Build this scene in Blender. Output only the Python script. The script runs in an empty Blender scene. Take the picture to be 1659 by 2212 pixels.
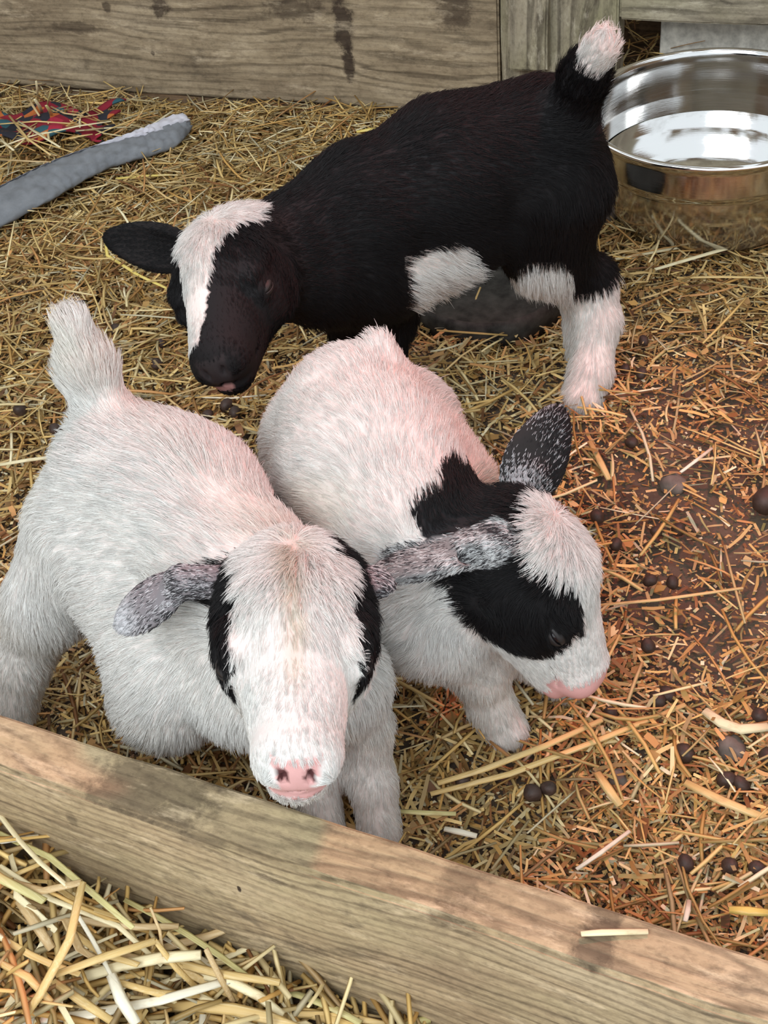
import bpy, bmesh, math, random
import numpy as np
from mathutils import Vector, Matrix
random.seed(7); RNG = np.random.default_rng(7)
SC = bpy.context.scene; COL = SC.collection
DRAFT = False
# ------------------------------------------------------------------ camera
IW, IH = 1659, 2212
F, PITCH, ROLL, CH = 3000., math.radians(41.), math.radians(5.5), .75
_f = np.array([0, math.cos(PITCH), -math.sin(PITCH)]); _R = np.array([1., 0, 0]); _U = np.cross(_R, _f)
CR = math.cos(ROLL)*_R - math.sin(ROLL)*_U
CU = math.sin(ROLL)*_R + math.cos(ROLL)*_U
CF = _f; CPOS = np.array([0, 0, CH])
cam_d = bpy.data.cameras.new('camera'); cam = bpy.data.objects.new('camera', cam_d); COL.objects.link(cam)
M = Matrix.Identity(4)
for i in range(3):
    M[i][0], M[i][1], M[i][2], M[i][3] = CR[i], CU[i], -CF[i], CPOS[i]
cam.matrix_world = M
cam_d.sensor_fit = 'HORIZONTAL'; cam_d.sensor_width = 36; cam_d.lens = 36*F/IW
cam_d.clip_start = .02; cam_d.clip_end = 60
SC.camera = cam
# ------------------------------------------------------------------ world, lights, exposure
SC.view_settings.view_transform = 'Standard'; SC.view_settings.look = 'None'
SC.view_settings.gamma = 1; SC.view_settings.use_curve_mapping = False
SC.view_settings.exposure = 0.26
wd = bpy.data.worlds.new('world'); SC.world = wd; wd.use_nodes = True
bg = wd.node_tree.nodes['Background']; bg.inputs[0].default_value = (.87, .95, 1.0, 1); bg.inputs[1].default_value = 1.22


def aim(o, target):
    d = Vector(target) - o.location
    o.rotation_euler = d.to_track_quat('-Z', 'Y').to_euler()


def lamp(name, kind, loc, target, energy, color, **kw):
    l = bpy.data.lights.new(name, kind); l.energy = energy; l.color = color
    for k, v in kw.items(): setattr(l, k, v)
    o = bpy.data.objects.new(name, l); COL.objects.link(o); o.location = loc; aim(o, target); return o


# daylight through the open side of the barn, behind and left of the camera
lamp('daylight_opening', 'AREA', (-.9, -.8, 2.0), (0, .8, 0), 32, (.94, .985, 1.0), shape='RECTANGLE', size=1.8, size_y=1.2)
# red heat lamp hung over the pen
HL = (.46, 1.10, 1.18)
lamp('heat_lamp', 'SPOT', HL, (.14, .62, 0), 27, (1.0, .17, .125), spot_size=math.radians(47), spot_blend=.55, shadow_soft_size=.05)


def ray(px, py):
    d = CF*F + CR*(px-IW/2) + CU*(IH/2-py); return d/np.linalg.norm(d)


def P(px, py, z):
    d = ray(px, py); return CPOS + d*((z-CH)/d[2])


def PN(a, b, c):                     # direction given as (right, up, towards the viewer)
    v = CR*a + CU*b - CF*c; return v/np.linalg.norm(v)


# ------------------------------------------------------------------ helpers
def nt(name):
    m = bpy.data.materials.new(name); m.use_nodes = True
    n = m.node_tree.nodes; b = n['Principled BSDF']; return m, n, m.node_tree.links, b


def ramp(n, l, src, stops):
    r = n.new('ShaderNodeValToRGB')
    while len(r.color_ramp.elements) < len(stops): r.color_ramp.elements.new(.5)
    for e, (p, c) in zip(r.color_ramp.elements, stops):
        e.position = p; e.color = (*c, 1) if len(c) == 3 else c
    if src is not None: l.new(src, r.inputs[0])
    return r.outputs[0]


def noise(n, l, vec, scale, detail=5, rough=.55, dist=0.):
    t = n.new('ShaderNodeTexNoise'); t.inputs['Scale'].default_value = scale; t.inputs['Detail'].default_value = detail
    t.inputs['Roughness'].default_value = rough; t.inputs['Distortion'].default_value = dist
    if vec is not None: l.new(vec, t.inputs['Vector'])
    return t.outputs['Fac']


def mapping(n, l, vec, scale=(1, 1, 1), loc=(0, 0, 0)):
    m = n.new('ShaderNodeMapping'); m.inputs['Scale'].default_value = scale; m.inputs['Location'].default_value = loc
    l.new(vec, m.inputs['Vector']); return m.outputs[0]


def mix(n, l, a, b, fac, mode='MIX'):
    m = n.new('ShaderNodeMix'); m.data_type = 'RGBA'; m.blend_type = mode
    for s, v in ((0, fac), (6, a), (7, b)):
        if isinstance(v, (int, float)): m.inputs[s].default_value = v
        elif isinstance(v, tuple): m.inputs[s].default_value = (*v, 1)
        else: l.new(v, m.inputs[s])
    return m.outputs[2]


def bump(n, l, h, strength, dist=.002, prev=None):
    b = n.new('ShaderNodeBump'); b.inputs['Strength'].default_value = strength; b.inputs['Distance'].default_value = dist
    l.new(h, b.inputs['Height'])
    if prev is not None: l.new(prev, b.inputs['Normal'])
    return b.outputs[0]


def attr(n, name):
    a = n.new('ShaderNodeAttribute'); a.attribute_name = name; return a


def mesh_obj(name, verts, faces, mat=None, parent=None, smooth=False):
    me = bpy.data.meshes.new(name); me.from_pydata([tuple(v) for v in verts], [], [tuple(f) for f in faces])
    if mat: me.materials.append(mat)
    if smooth: me.polygons.foreach_set('use_smooth', [True]*len(me.polygons))
    me.update()
    o = bpy.data.objects.new(name, me); COL.objects.link(o)
    if parent: o.parent = parent
    return o


def bm_obj(name, bm, mat=None, parent=None, smooth=False):
    me = bpy.data.meshes.new(name); bm.to_mesh(me); bm.free()
    if mat: me.materials.append(mat)
    if smooth: me.polygons.foreach_set('use_smooth', [True]*len(me.polygons))
    o = bpy.data.objects.new(name, me); COL.objects.link(o)
    if parent: o.parent = parent
    return o


def tag(o, label=None, cat=None, group=None, kind=None):
    if label: o['label'] = label
    if cat: o['category'] = cat
    if group: o['group'] = group
    if kind: o['kind'] = kind
    return o


def empty(name, loc=(0, 0, 0)):
    o = bpy.data.objects.new(name, None); COL.objects.link(o); o.location = loc; o.empty_display_size = .05; return o


def copy_tree(o, parent=None):
    c = o.copy(); COL.objects.link(c); c.parent = parent
    for ch in list(o.children): copy_tree(ch, c)
    return c


# ------------------------------------------------------------------ materials
def wood(name, base, dark, light, axis_scale=(3, 60, 60), ring=34., green=None, stain=.5, seed=0., streak=1., wear=.5, spots=()):
    """weathered lumber; object x runs along the grain, z across the face"""
    m, n, l, b = nt(name)
    tc = n.new('ShaderNodeTexCoord').outputs['Object']
    v = mapping(n, l, tc, (1, 1, 1), (seed, seed*.7, seed*.3))
    big = noise(n, l, mapping(n, l, v, (2.2, 5, 5)), 1.6, 2, .5)
    # growth lines: bands across z and y bent by stretched noise
    sep = n.new('ShaderNodeSeparateXYZ'); l.new(v, sep.inputs[0])
    a = n.new('ShaderNodeMath'); a.operation = 'MULTIPLY_ADD'; l.new(sep.outputs[1], a.inputs[0]); a.inputs[1].default_value = .8; l.new(sep.outputs[2], a.inputs[2])
    a2 = n.new('ShaderNodeMath'); a2.operation = 'MULTIPLY_ADD'; l.new(big, a2.inputs[0]); a2.inputs[1].default_value = .085; l.new(a.outputs[0], a2.inputs[2])
    a3 = n.new('ShaderNodeMath'); a3.operation = 'MULTIPLY'; l.new(a2.outputs[0], a3.inputs[0]); a3.inputs[1].default_value = ring*6.28
    fine = noise(n, l, mapping(n, l, v, axis_scale), 3.0, 6, .6)
    a4 = n.new('ShaderNodeMath'); a4.operation = 'MULTIPLY_ADD'; l.new(fine, a4.inputs[0]); a4.inputs[1].default_value = 7.; l.new(a3.outputs[0], a4.inputs[2])
    s = n.new('ShaderNodeMath'); s.operation = 'SINE'; l.new(a4.outputs[0], s.inputs[0])
    s2 = n.new('ShaderNodeMath'); s2.operation = 'MULTIPLY_ADD'; l.new(s.outputs[0], s2.inputs[0]); s2.inputs[1].default_value = .5; s2.inputs[2].default_value = .5
    lines = ramp(n, l, s2.outputs[0], [(0, (0, 0, 0)), (.45, (.75, .75, .75)), (1, (1, 1, 1))])
    mid = noise(n, l, mapping(n, l, v, (6, 14, 14)), 1.5, 6, .65)
    c0 = ramp(n, l, mid, [(.25, dark), (.5, base), (.75, light)])
    if green:
        g = noise(n, l, mapping(n, l, v, (3, 9, 9), (4, 2, 1)), 1.4, 4, .6)
        gf = ramp(n, l, g, [(.45, (0, 0, 0)), (.7, (.8, .8, .8))])
        c0 = mix(n, l, c0, green, gf)
    lm = ramp(n, l, noise(n, l, mapping(n, l, v, (3, 30, 30), (2, 7, 4)), 1.5, 4, .6), [(.35, (.15, .15, .15)), (.65, (1, 1, 1))])
    lf_ = mix(n, l, ramp(n, l, lines, [(0, (.85*streak,)*3), (.8, (0, 0, 0))]), lm, 1., 'MULTIPLY')
    c1 = mix(n, l, c0, tuple(x*.40 for x in dark), lf_)
    fl = ramp(n, l, fine, [(.3, (.55*streak,)*3), (.5, (0, 0, 0))])
    c2 = mix(n, l, c1, tuple(x*.6 for x in dark), fl)
    # irregular dirt stains
    st = noise(n, l, mapping(n, l, v, (7, 13, 13), (9, 3, 5)), 1.7, 7, .7, .6)
    sf = ramp(n, l, st, [(.56, (0, 0, 0)), (.66, (stain,)*3)])
    c3 = mix(n, l, c2, (.055, .042, .032), sf)
    for cx, cz, rx, rz, stg in spots:      # stains with a shape of their own
        mp = n.new('ShaderNodeMapping'); l.new(tc, mp.inputs['Vector']); mp.inputs['Location'].default_value = (-cx/rx*.5, 0, -cz/rz*.5); mp.inputs['Scale'].default_value = (.5/rx, 0, .5/rz)
        ln_ = n.new('ShaderNodeVectorMath'); ln_.operation = 'LENGTH'; l.new(mp.outputs[0], ln_.inputs[0])
        sn = noise(n, l, mapping(n, l, tc, (30, 30, 30), (cx*7, 0, 0)), 2.2, 6, .7)
        sa = n.new('ShaderNodeMath'); sa.operation = 'MULTIPLY_ADD'; l.new(sn, sa.inputs[0]); sa.inputs[1].default_value = 1.1; l.new(ln_.outputs['Value'], sa.inputs[2])
        c3 = mix(n, l, c3, (.045, .030, .022), ramp(n, l, sa.outputs[0], [(.80, (stg,)*3), (.98, (0, 0, 0))]))
    wn = noise(n, l, mapping(n, l, v, (10, 34, 34), (1, 8, 5)), 2.0, 7, .7)
    wf = ramp(n, l, wn, [(.55, (0, 0, 0)), (.7, (wear,)*3)])
    c3 = mix(n, l, c3, tuple(min(1, x*1.35+.03) for x in light), wf)
    gr = noise(n, l, mapping(n, l, v, (90, 160, 160)), 1.6, 5, .7)
    c3 = mix(n, l, c3, ramp(n, l, gr, [(.3, (.62, .60, .58)), (.55, (1.08, 1.06, 1.04))]), .8, 'MULTIPLY')
    l.new(c3, b.inputs['Base Color']); b.inputs['Roughness'].default_value = .82; b.inputs['Specular IOR Level'].default_value = .25
    bp = bump(n, l, lines, .25, .0008); bp = bump(n, l, gr, .35, .0007, bp); bp = bump(n, l, fine, .5, .0012, bp); bp = bump(n, l, wn, .3, .001, bp)
    l.new(bp, b.inputs['Normal'])
    return m


M_wall_low = wood('brown_board', (.26, .17, .10), (.14, .09, .055), (.36, .25, .16), (2.0, 60, 60), ring=60, stain=.4, seed=5.7)
M_post = wood('grey_post_wood', (.37, .32, .24), (.2, .165, .12), (.50, .45, .35), (2.0, 50, 50), ring=55, stain=.75, seed=8.2, wear=.7, green=(.30, .28, .17))
_A = P(0, 1540, .12); _B = P(1659, 2070, .12); _PU = (_B-_A)/np.linalg.norm(_B-_A)
PSP = [((P(x_, y_, .10)-_A) @ _PU+.0, z_, rx, rz, st_) for x_, y_, z_, rx, rz, st_ in [(340, 1760, .119, .05, .005, .55), (470, 1810, .116, .02, .006, .4), (1000, 1960, .117, .02, .006, .4), (1310, 1990, .119, .014, .004, .6), (620, 1850, .1, .02, .004, .5), (120, 1790, .09, .006, .012, .5), (495, 1890, .078, .0018, .004, 1.), (1460, 2180, .085, .02, .006, .5)]]
M_plank = wood('plank_wood', (.44, .33, .20), (.26, .185, .115), (.58, .46, .30), (1.6, 55, 55), ring=125, green=(.43, .36, .21), stain=.5, seed=1.3, streak=.9, wear=.55, spots=PSP)


def dirt_mat():
    m, n, l, b = nt('pen_dirt'); tc = n.new('ShaderNodeTexCoord').outputs['Object']
    a = noise(n, l, tc, 9, 8, .65); c = noise(n, l, tc, 60, 6, .7); d = noise(n, l, tc, 260, 4, .7)
    col = ramp(n, l, a, [(.3, (.055, .038, .027)), (.5, (.115, .080, .056)), (.7, (.18, .13, .09))])
    col = mix(n, l, col, (.20, .15, .095), ramp(n, l, c, [(.55, (0, 0, 0)), (.75, (.7, .7, .7))]))
    col = mix(n, l, col, (.30, .22, .12), ramp(n, l, d, [(.62, (0, 0, 0)), (.72, (.55, .55, .55))]))
    l.new(col, b.inputs['Base Color']); b.inputs['Roughness'].default_value = .9
    bp = bump(n, l, c, .8, .004); bp = bump(n, l, d, .6, .0015, bp); l.new(bp, b.inputs['Normal']); return m


M_dirt = dirt_mat()


def col_mat(name, rough=.6, spec=.3, trans=0.):
    m, n, l, b = nt(name); a = attr(n, 'Col')
    l.new(a.outputs['Color'], b.inputs['Base Color']); b.inputs['Roughness'].default_value = rough
    b.inputs['Specular IOR Level'].default_value = spec
    return m


M_straw = col_mat('straw', .5, .4)


def stalk_mat():
    m, n, l, b = nt('straw_stalk'); tc = n.new('ShaderNodeTexCoord').outputs['Object']
    oi = n.new('ShaderNodeObjectInfo').outputs['Color']
    s = noise(n, l, mapping(n, l, tc, (14, 900, 900)), 1, 3, .6); k = noise(n, l, mapping(n, l, tc, (60, 120, 120)), 1, 4, .6)
    c = mix(n, l, oi, (.93, .82, .55), ramp(n, l, s, [(.5, (0, 0, 0)), (.75, (.4, .4, .4))]))
    c = mix(n, l, c, (.40, .25, .10), ramp(n, l, k, [(.58, (0, 0, 0)), (.75, (.5, .5, .5))]))
    l.new(c, b.inputs['Base Color']); b.inputs['Roughness'].default_value = .42; b.inputs['Specular IOR Level'].default_value = .4
    l.new(bump(n, l, s, .5, .0006), b.inputs['Normal']); return m


M_stalk = stalk_mat()


def simple(name, col, rough=.6, metal=0., spec=.5, ns=None, amt=.3, bs=0.):
    m, n, l, b = nt(name); b.inputs['Roughness'].default_value = rough; b.inputs['Metallic'].default_value = metal
    b.inputs['Specular IOR Level'].default_value = spec
    if ns:
        tc = n.new('ShaderNodeTexCoord').outputs['Object']; f = noise(n, l, tc, ns, 6, .6)
        c = ramp(n, l, f, [(.3, tuple(x*(1-amt) for x in col)), (.7, tuple(min(1, x*(1+amt)) for x in col))])
        l.new(c, b.inputs['Base Color'])
        if bs: l.new(bump(n, l, f, bs, .002), b.inputs['Normal'])
    else: b.inputs['Base Color'].default_value = (*col, 1)
    return m


# ------------------------------------------------------------------ ground
def ground_z(x, y):
    return (.006*np.sin(x*9+1.3)*np.cos(y*7) + .004*np.sin(x*23+y*17) + .0025*np.sin(x*51-y*43))


def build_floor():
    xs = np.linspace(-1.3, 1.3, 131); ys = np.linspace(.05, 2.1, 104)
    X, Y = np.meshgrid(xs, ys, indexing='ij')
    Z = ground_z(X, Y) + RNG.normal(0, .0012, X.shape) - .004
    V = np.stack([X, Y, Z], -1).reshape(-1, 3); n2 = len(ys)
    Fc = [(i*n2+j, (i+1)*n2+j, (i+1)*n2+j+1, i*n2+j+1) for i in range(len(xs)-1) for j in range(n2-1)]
    tag(mesh_obj('floor', V, Fc, M_dirt, smooth=True), kind='structure')


build_floor()

# ------------------------------------------------------------------ rear wall, in its own frame: u along the wall, z up
WA = P(0, 205, 0); WB = P(850, 262, 0)
WU = (WB-WA)/np.linalg.norm(WB-WA); WN = np.array([WU[1], -WU[0], 0])     # WN points into the pen
WANG = math.atan2(WU[1], WU[0])


def WP(px, py, off=0.):
    d = ray(px, py); o = WA + WN*off
    t = ((o-CPOS) @ WN)/(d @ WN); p = CPOS+d*t
    return (p-WA) @ WU, p[2]


def box_bm(x0, x1, y0, y1, z0, z1, bev=.002, cuts=0, jit=0.):
    bm = bmesh.new(); bmesh.ops.create_cube(bm, size=1)
    for v in bm.verts: v.co = Vector(((x0+x1)/2+v.co.x*(x1-x0), (y0+y1)/2+v.co.y*(y1-y0), (z0+z1)/2+v.co.z*(z1-z0)))
    if cuts:
        es = [e for e in bm.edges if abs(e.verts[0].co.x-e.verts[1].co.x) > 1e-6]
        bmesh.ops.subdivide_edges(bm, edges=es, cuts=cuts)
        rows = {}
        for v in bm.verts:
            k = (round(v.co.y, 4), round(v.co.z, 4), round(v.co.x, 4))
            v.co.z += random.gauss(0, jit); v.co.y += random.gauss(0, jit)*.5
    if bev: bmesh.ops.bevel(bm, geom=bm.edges[:], offset=bev, segments=2, affect='EDGES', profile=.6, clamp_overlap=True) if not cuts else \
        bmesh.ops.bevel(bm, geom=[e for e in bm.edges if e.calc_face_angle(0) > .7], offset=bev, segments=2, affect='EDGES', clamp_overlap=True)
    return bm


wall = empty('wall_rear', tuple(WA)); wall.rotation_euler = (0, 0, WANG); tag(wall, kind='structure')


def wall_piece(name, px0, px1, z0, z1, front, depth, mat, label=None, vert=False, cuts=12, jit=.0006):
    """front: how far its face stands proud of the wall plane, into the pen (local -y)"""
    u0 = px0; u1 = px1
    if vert:
        bm = box_bm(z0, z1, -front, -front+depth, -(u1-u0)/2, (u1-u0)/2, .0025, cuts, jit)
        o = bm_obj(name, bm, mat, wall); o.rotation_euler = (0, -math.pi/2, 0); o.location = ((u0+u1)/2, 0, 0)
    else:
        bm = box_bm(0, u1-u0, -front, -front+depth, z0, z1, .0025, cuts, jit)
        o = bm_obj(name, bm, mat, wall); o.location = (u0, 0, 0)
    if label: o['label'] = label
    return o


WSP = []
for (x_, y_, rx, rz, st_) in [(742, 60, .016, .05, .9), (752, 140, .010, .030, .9), (345, 15, .016, .02, .8), (230, 15, .008, .01, .7), (980, 20, .03, .03, .6), (640, 20, .05, .02, .6), (330, 115, .004, .004, .9), (160, 60, .05, .01, .5)]:
    u_, z_ = WP(x_, y_); WSP.append((u_+.9, z_, rx, rz, st_))
M_wall = wood('weathered_board', (.36, .285, .19), (.20, .15, .10), (.50, .41, .29), (2.0, 60, 60), ring=78, stain=.4, seed=3.1, streak=.85, spots=WSP)
uE = WP(1086, 120)[0]                                   # right end of the long board
zc0 = WP(0, 200)[1]; zc1 = WP(850, 243)[1]; zb = max(.012, (zc0+zc1)/2)
wall_piece('board', -.9, uE-.004, zb+.003, zb+.285, .0, .03, M_wall, 'wide grey weathered board with dark stains', cuts=30)
wall_piece('board', -.9, uE-.004, -.03, zb, -.004, .03, M_wall_low, 'low brown board under the wide one', cuts=30)
wall_piece('board', -.9, uE-.004, zb+.289, .60, .0, .03, M_wall)
u1 = WP(1205, 100)[0]; u2 = WP(1332, 150)[0]
wall_piece('post', uE, u2, -.03, .60, .006, .05, M_post, 'upright grey post beside the long board', vert=True)
zk = WP(1150, 136)[1]
wall_piece('block', WP(1106, 60)[0], WP(1192, 60)[0], zk, .60, .024, .018, M_post, 'short grey wooden batten nailed on the post', vert=True)
zr = WP(1500, 47)[1]
wall_piece('board', u2+.001, 1.4, zr, .60, .004, .03, M_post, 'upper board with brown stains over the gap')
uc = WP(1425, 100, -.06)[0]
M_conc = simple('concrete', (.66, .64, .58), .9, spec=.2, ns=90, amt=.35, bs=.5)
o = bm_obj('concrete_block', box_bm(0, .39, 0, .14, 0, .19, .006), M_conc)
cb = WA+WU*(uc)-WN*.055; o.location = (cb[0], cb[1], -.035); o.rotation_euler = (0, 0, WANG)
tag(o, 'pale grey concrete block behind the steel bowl', 'block')
o = mesh_obj('wall_back_panel', [(-1.2, .22, -.1), (1.6, .22, -.1), (1.6, .22, .6), (-1.2, .22, .6), (-1.2, .24, -.1), (1.6, .24, -.1), (1.6, .24, .6), (-1.2, .24, .6)],
             [(0, 1, 2, 3), (5, 4, 7, 6), (3, 2, 6, 7), (4, 5, 1, 0)], M_wall_low, wall); o.name = 'back_panel'

for nm, x_, sx in (('added_wall_left', -1.45, .03), ('added_wall_right', 1.42, .03)):  # unseen side walls, added to darken the surroundings the bowl reflects
    e = empty(nm, (x_, 0, 0)); tag(e, kind='structure')
    for k in range(7): bm_obj('board', box_bm(-sx/2, sx/2, -.1, 2.2, k*.16+.002, k*.16+.158, .003), M_wall_low, e)
e = empty('added_ceiling', (0, 0, 2.3)); tag(e, kind='structure')  # unseen rafters and boards, added to band bowl reflections and cut overhead ambient
for k in range(6): bm_obj('added_rafter', box_bm(-1.6, 1.6, -.04+k*.55-.2, .04+k*.55-.2, 0, .14, .004), M_post, e)
for k in range(5): bm_obj('added_roof_board', box_bm(-1.6+k*.66, -1.6+k*.66+.36, -.3, 2.7, .145, .165, .003), M_wall_low, e)

# ------------------------------------------------------------------ foreground plank
PZ = .12
A = P(0, 1540, PZ); B = P(1659, 2070, PZ); PU = (B-A)/np.linalg.norm(B-A); PNn = np.array([PU[1], -PU[0], 0])   # towards camera
bm = box_bm(-.35, .85, 0, .036, -.02, PZ, .003, 40, .0005)
plank = bm_obj('timber_plank', bm, M_plank)
plank.matrix_world = Matrix(((PU[0], -PNn[0], 0, A[0]+PNn[0]*.036), (PU[1], -PNn[1], 0, A[1]+PNn[1]*.036), (0, 0, 1, 0), (0, 0, 0, 1)))
tag(plank, 'long weathered timber plank lying on edge across the foreground', 'plank')


def plank_dist(x, y):               # signed distance on the camera side of the plank's back edge
    return (x-A[0])*PNn[0]+(y-A[1])*PNn[1]


# ------------------------------------------------------------------ straw
PAL = np.array([(.66, .47, .20), (.74, .56, .27), (.80, .67, .40), (.56, .36, .14), (.42, .26, .11), (.24, .13, .06), (.66, .50, .27), (.50, .37, .20), (.86, .78, .56), (.58, .33, .15)])


def straw_layer(name, n, lmin, lmax, wmin, wmax, zmin, zmax, tilt, weights, region, segs=2, tube=False, curve=.15, parent=None):
    pts = region(n); n = len(pts)
    L = lmin*(lmax/lmin)**(RNG.random(n)**1.4); Wd = RNG.uniform(wmin, wmax, n)*np.clip(L/lmin, 1, 1.5)**.3
    ang = RNG.uniform(0, math.pi*2, n); ti = RNG.normal(0, tilt, n)
    d = np.stack([np.cos(ang)*np.cos(ti), np.sin(ang)*np.cos(ti), np.sin(ti)], 1)
    s = np.stack([-np.sin(ang), np.cos(ang), RNG.normal(0, .35, n)], 1); s /= np.linalg.norm(s, axis=1)[:, None]
    up = np.cross(d, s)
    z = ground_z(pts[:, 0], pts[:, 1]) + zmin + (zmax-zmin)*RNG.random(n)**1.5 + np.abs(np.sin(ti))*L*.5
    c = np.stack([pts[:, 0], pts[:, 1], z], 1)
    cur = RNG.normal(0, curve, n)
    ks = segs+1; rows = []
    for i in range(ks):
        t = i/segs-.5
        ctr = c + d*(L*t)[:, None] + s*(cur*L*(t*t-.1))[:, None]
        w = Wd*(.5 if 0 < i < segs or segs == 1 else .4)
        if tube:
            rows += [ctr+s*w[:, None], ctr+up*(w*.55)[:, None], ctr-s*w[:, None], ctr-up*(w*.55)[:, None]]
        else:
            rows += [ctr+s*w[:, None], ctr-s*w[:, None]]
    k = 4 if tube else 2
    V = np.stack(rows, 1).reshape(-1, 3); per = ks*k
    loc = []
    for i in range(segs):
        if tube:
            for q in range(4): loc.append((i*4+q, i*4+(q+1) % 4, (i+1)*4+(q+1) % 4, (i+1)*4+q))
        else: loc.append((i*2, i*2+1, i*2+3, i*2+2))
    if tube: loc.append((3, 2, 1, 0)); loc.append((segs*4, segs*4+1, segs*4+2, segs*4+3))
    loc = np.array(loc); Fc = (loc[None]+(np.arange(n)*per)[:, None, None]).reshape(-1, 4)
    me = bpy.data.meshes.new(name)
    me.vertices.add(len(V)); me.vertices.foreach_set('co', V.ravel())
    me.loops.add(Fc.size); me.loops.foreach_set('vertex_index', Fc.ravel().astype(np.int32))
    me.polygons.add(len(Fc)); me.polygons.foreach_set('loop_start', np.arange(0, Fc.size, 4, dtype=np.int32))
    me.update(calc_edges=True)
    w = np.array(weights, float); w /= w.sum()
    ci = PAL[RNG.choice(len(PAL), n, p=w)]**np.array([.95, 1.08, 1.16])*RNG.uniform(.46, 1.15, (n, 1))
    colr = np.concatenate([ci, np.ones((n, 1))], 1)
    ca = me.color_attributes.new('Col', 'FLOAT_COLOR', 'POINT'); ca.data.foreach_set('color', np.repeat(colr, per, 0).astype(np.float32).ravel())
    me.materials.append(M_straw)
    o = bpy.data.objects.new(name, me); COL.objects.link(o)
    if parent: o.parent = parent
    return o


def dens(x, y):                      # thick bedding at the back and left, thin on the trodden patch at the right
    v = .45 + .35*np.sin(x*11+2)*np.sin(y*9+.5) + .25*np.sin(x*27-1)*np.sin(y*31)
    d = np.clip(.50+v*.75, .10, 1)+.5*np.clip((y-1.15)/.25, 0, 1)
    bare = np.exp(-(((x-.27)/.17)**2+((y-.92)/.20)**2)) + .8*np.exp(-(((x-.24)/.1)**2+((y-.70)/.10)**2)) + .6*np.exp(-(((x-.02)/.10)**2+((y-1.08)/.08)**2))
    return np.clip(d*(1-.75*np.clip(bare, 0, 1)), .09, 1)


def region_pen(n):
    out = []; tot = 0
    while tot < n:
        x = RNG.uniform(-.62, .68, n); y = RNG.uniform(.22, 1.70, n)
        wall_y = (x-WA[0])*WN[0]+(y-WA[1])*WN[1]
        k = (wall_y > .004) & (plank_dist(x, y) < -.004) & (RNG.random(n) < dens(x, y)) & (np.abs(x) < .17+.34*y)
        q = np.stack([x[k], y[k]], 1); out.append(q); tot += len(q)
    return np.concatenate(out)[:n]


q = .35 if DRAFT else 1
litter = tag(empty('straw_litter'), 'trodden golden straw and chaff bedding covering the pen floor', 'straw', kind='stuff')
tag(straw_layer('chaff', int(170000*q), .0020, .009, .0007, .0024, -.003, .006, .25, (3, 3, 2, 3, 3, 3, 2, 2, 1, 2), region_pen, 1, parent=litter), kind='stuff')
tag(straw_layer('husk_flakes', int(2500*q), .007, .018, .004, .007, .0, .010, .3, (1, .5, .5, 3, 3, 3, 1, 0, 0, 3), region_pen, 2, parent=litter), kind='stuff')
tag(straw_layer('short_straw', int(28000*q), .010, .035, .0012, .0028, .0, .012, .18, (4, 4, 2, 3, 2, 1.5, 2, 1, 1, 2), region_pen, 2, parent=litter), kind='stuff')
tag(straw_layer('long_straw', int(5000*q), .03, .085, .0014, .0030, .002, .018, .10, (4, 4, 3, 3, 1, .5, 2, 1, 1.5, 2), region_pen, 3, tube=True, parent=litter), kind='stuff')


def region_outer(n):                 # the bedding goes on beyond the picture
    x = RNG.uniform(-1.25, 1.25, n*4); y = RNG.uniform(.0, 1.75, n*4)
    k = ((x-WA[0])*WN[0]+(y-WA[1])*WN[1] > .004) & (plank_dist(x, y) < -.004) & (np.abs(x) > .16+.34*y)
    return np.stack([x[k], y[k]], 1)[:n]


tag(straw_layer('outer_straw', 26000, .012, .06, .0014, .0032, .0, .014, .16, (4, 4, 2, 3, 2, 1, 2, 1, 1, 2), region_outer, 2, parent=litter), kind='stuff')


def region_back(n):                  # deeper, longer bedding along the back wall and at the left
    out = []; tot = 0
    while tot < n:
        x = RNG.uniform(-.62, .7, n); dd = np.abs(RNG.normal(0, .16, n))
        u = RNG.uniform(-.1, 1.3, n)
        p = WA[None]+WU[None]*u[:, None]+WN[None]*(dd[:, None]+.006)
        k = (p[:, 1] > .8) & ~((p[:, 0] > .2) & (p[:, 0] < .56) & (p[:, 1] > 1.1) & (p[:, 1] < 1.45)); q_ = p[k][:, :2]; out.append(q_); tot += len(q_)
    return np.concatenate(out)[:n]


tag(straw_layer('wall_straw', int(6500*q), .02, .075, .0012, .0026, .002, .020, .16, (4, 4, 4, 2, 1, .5, 3, 1, 2, 1), region_back, 3, tube=True, parent=litter), kind='stuff')


def gap_region(n):
    u = RNG.uniform(u2-.01, uc+.4, n); dd = RNG.uniform(-.19, -.045, n)
    p = WA[None]+WU[None]*u[:, None]+WN[None]*dd[:, None]
    k = (u < uc-.01) | (dd > -.05)
    return p[k][:, :2]


tag(straw_layer('gap_straw', 900, .02, .08, .0014, .0026, .0, .10, .3, (3, 3, 1, 3, 2, 1, 2, 1, 0, 1), gap_region, 3, tube=True, parent=litter), kind='stuff')


def cloth_region(n):
    c = P(60, 290, .02); return np.stack([c[0]+RNG.normal(0, .09, n), c[1]+RNG.normal(0, .035, n)], 1)


tag(straw_layer('cloth_straw', 190, .03, .09, .0016, .0032, .024, .034, .10, (4, 4, 4, 2, .5, 0, 2, 1, 2, 1), cloth_region, 3, tube=True, parent=litter), kind='stuff')


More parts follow.
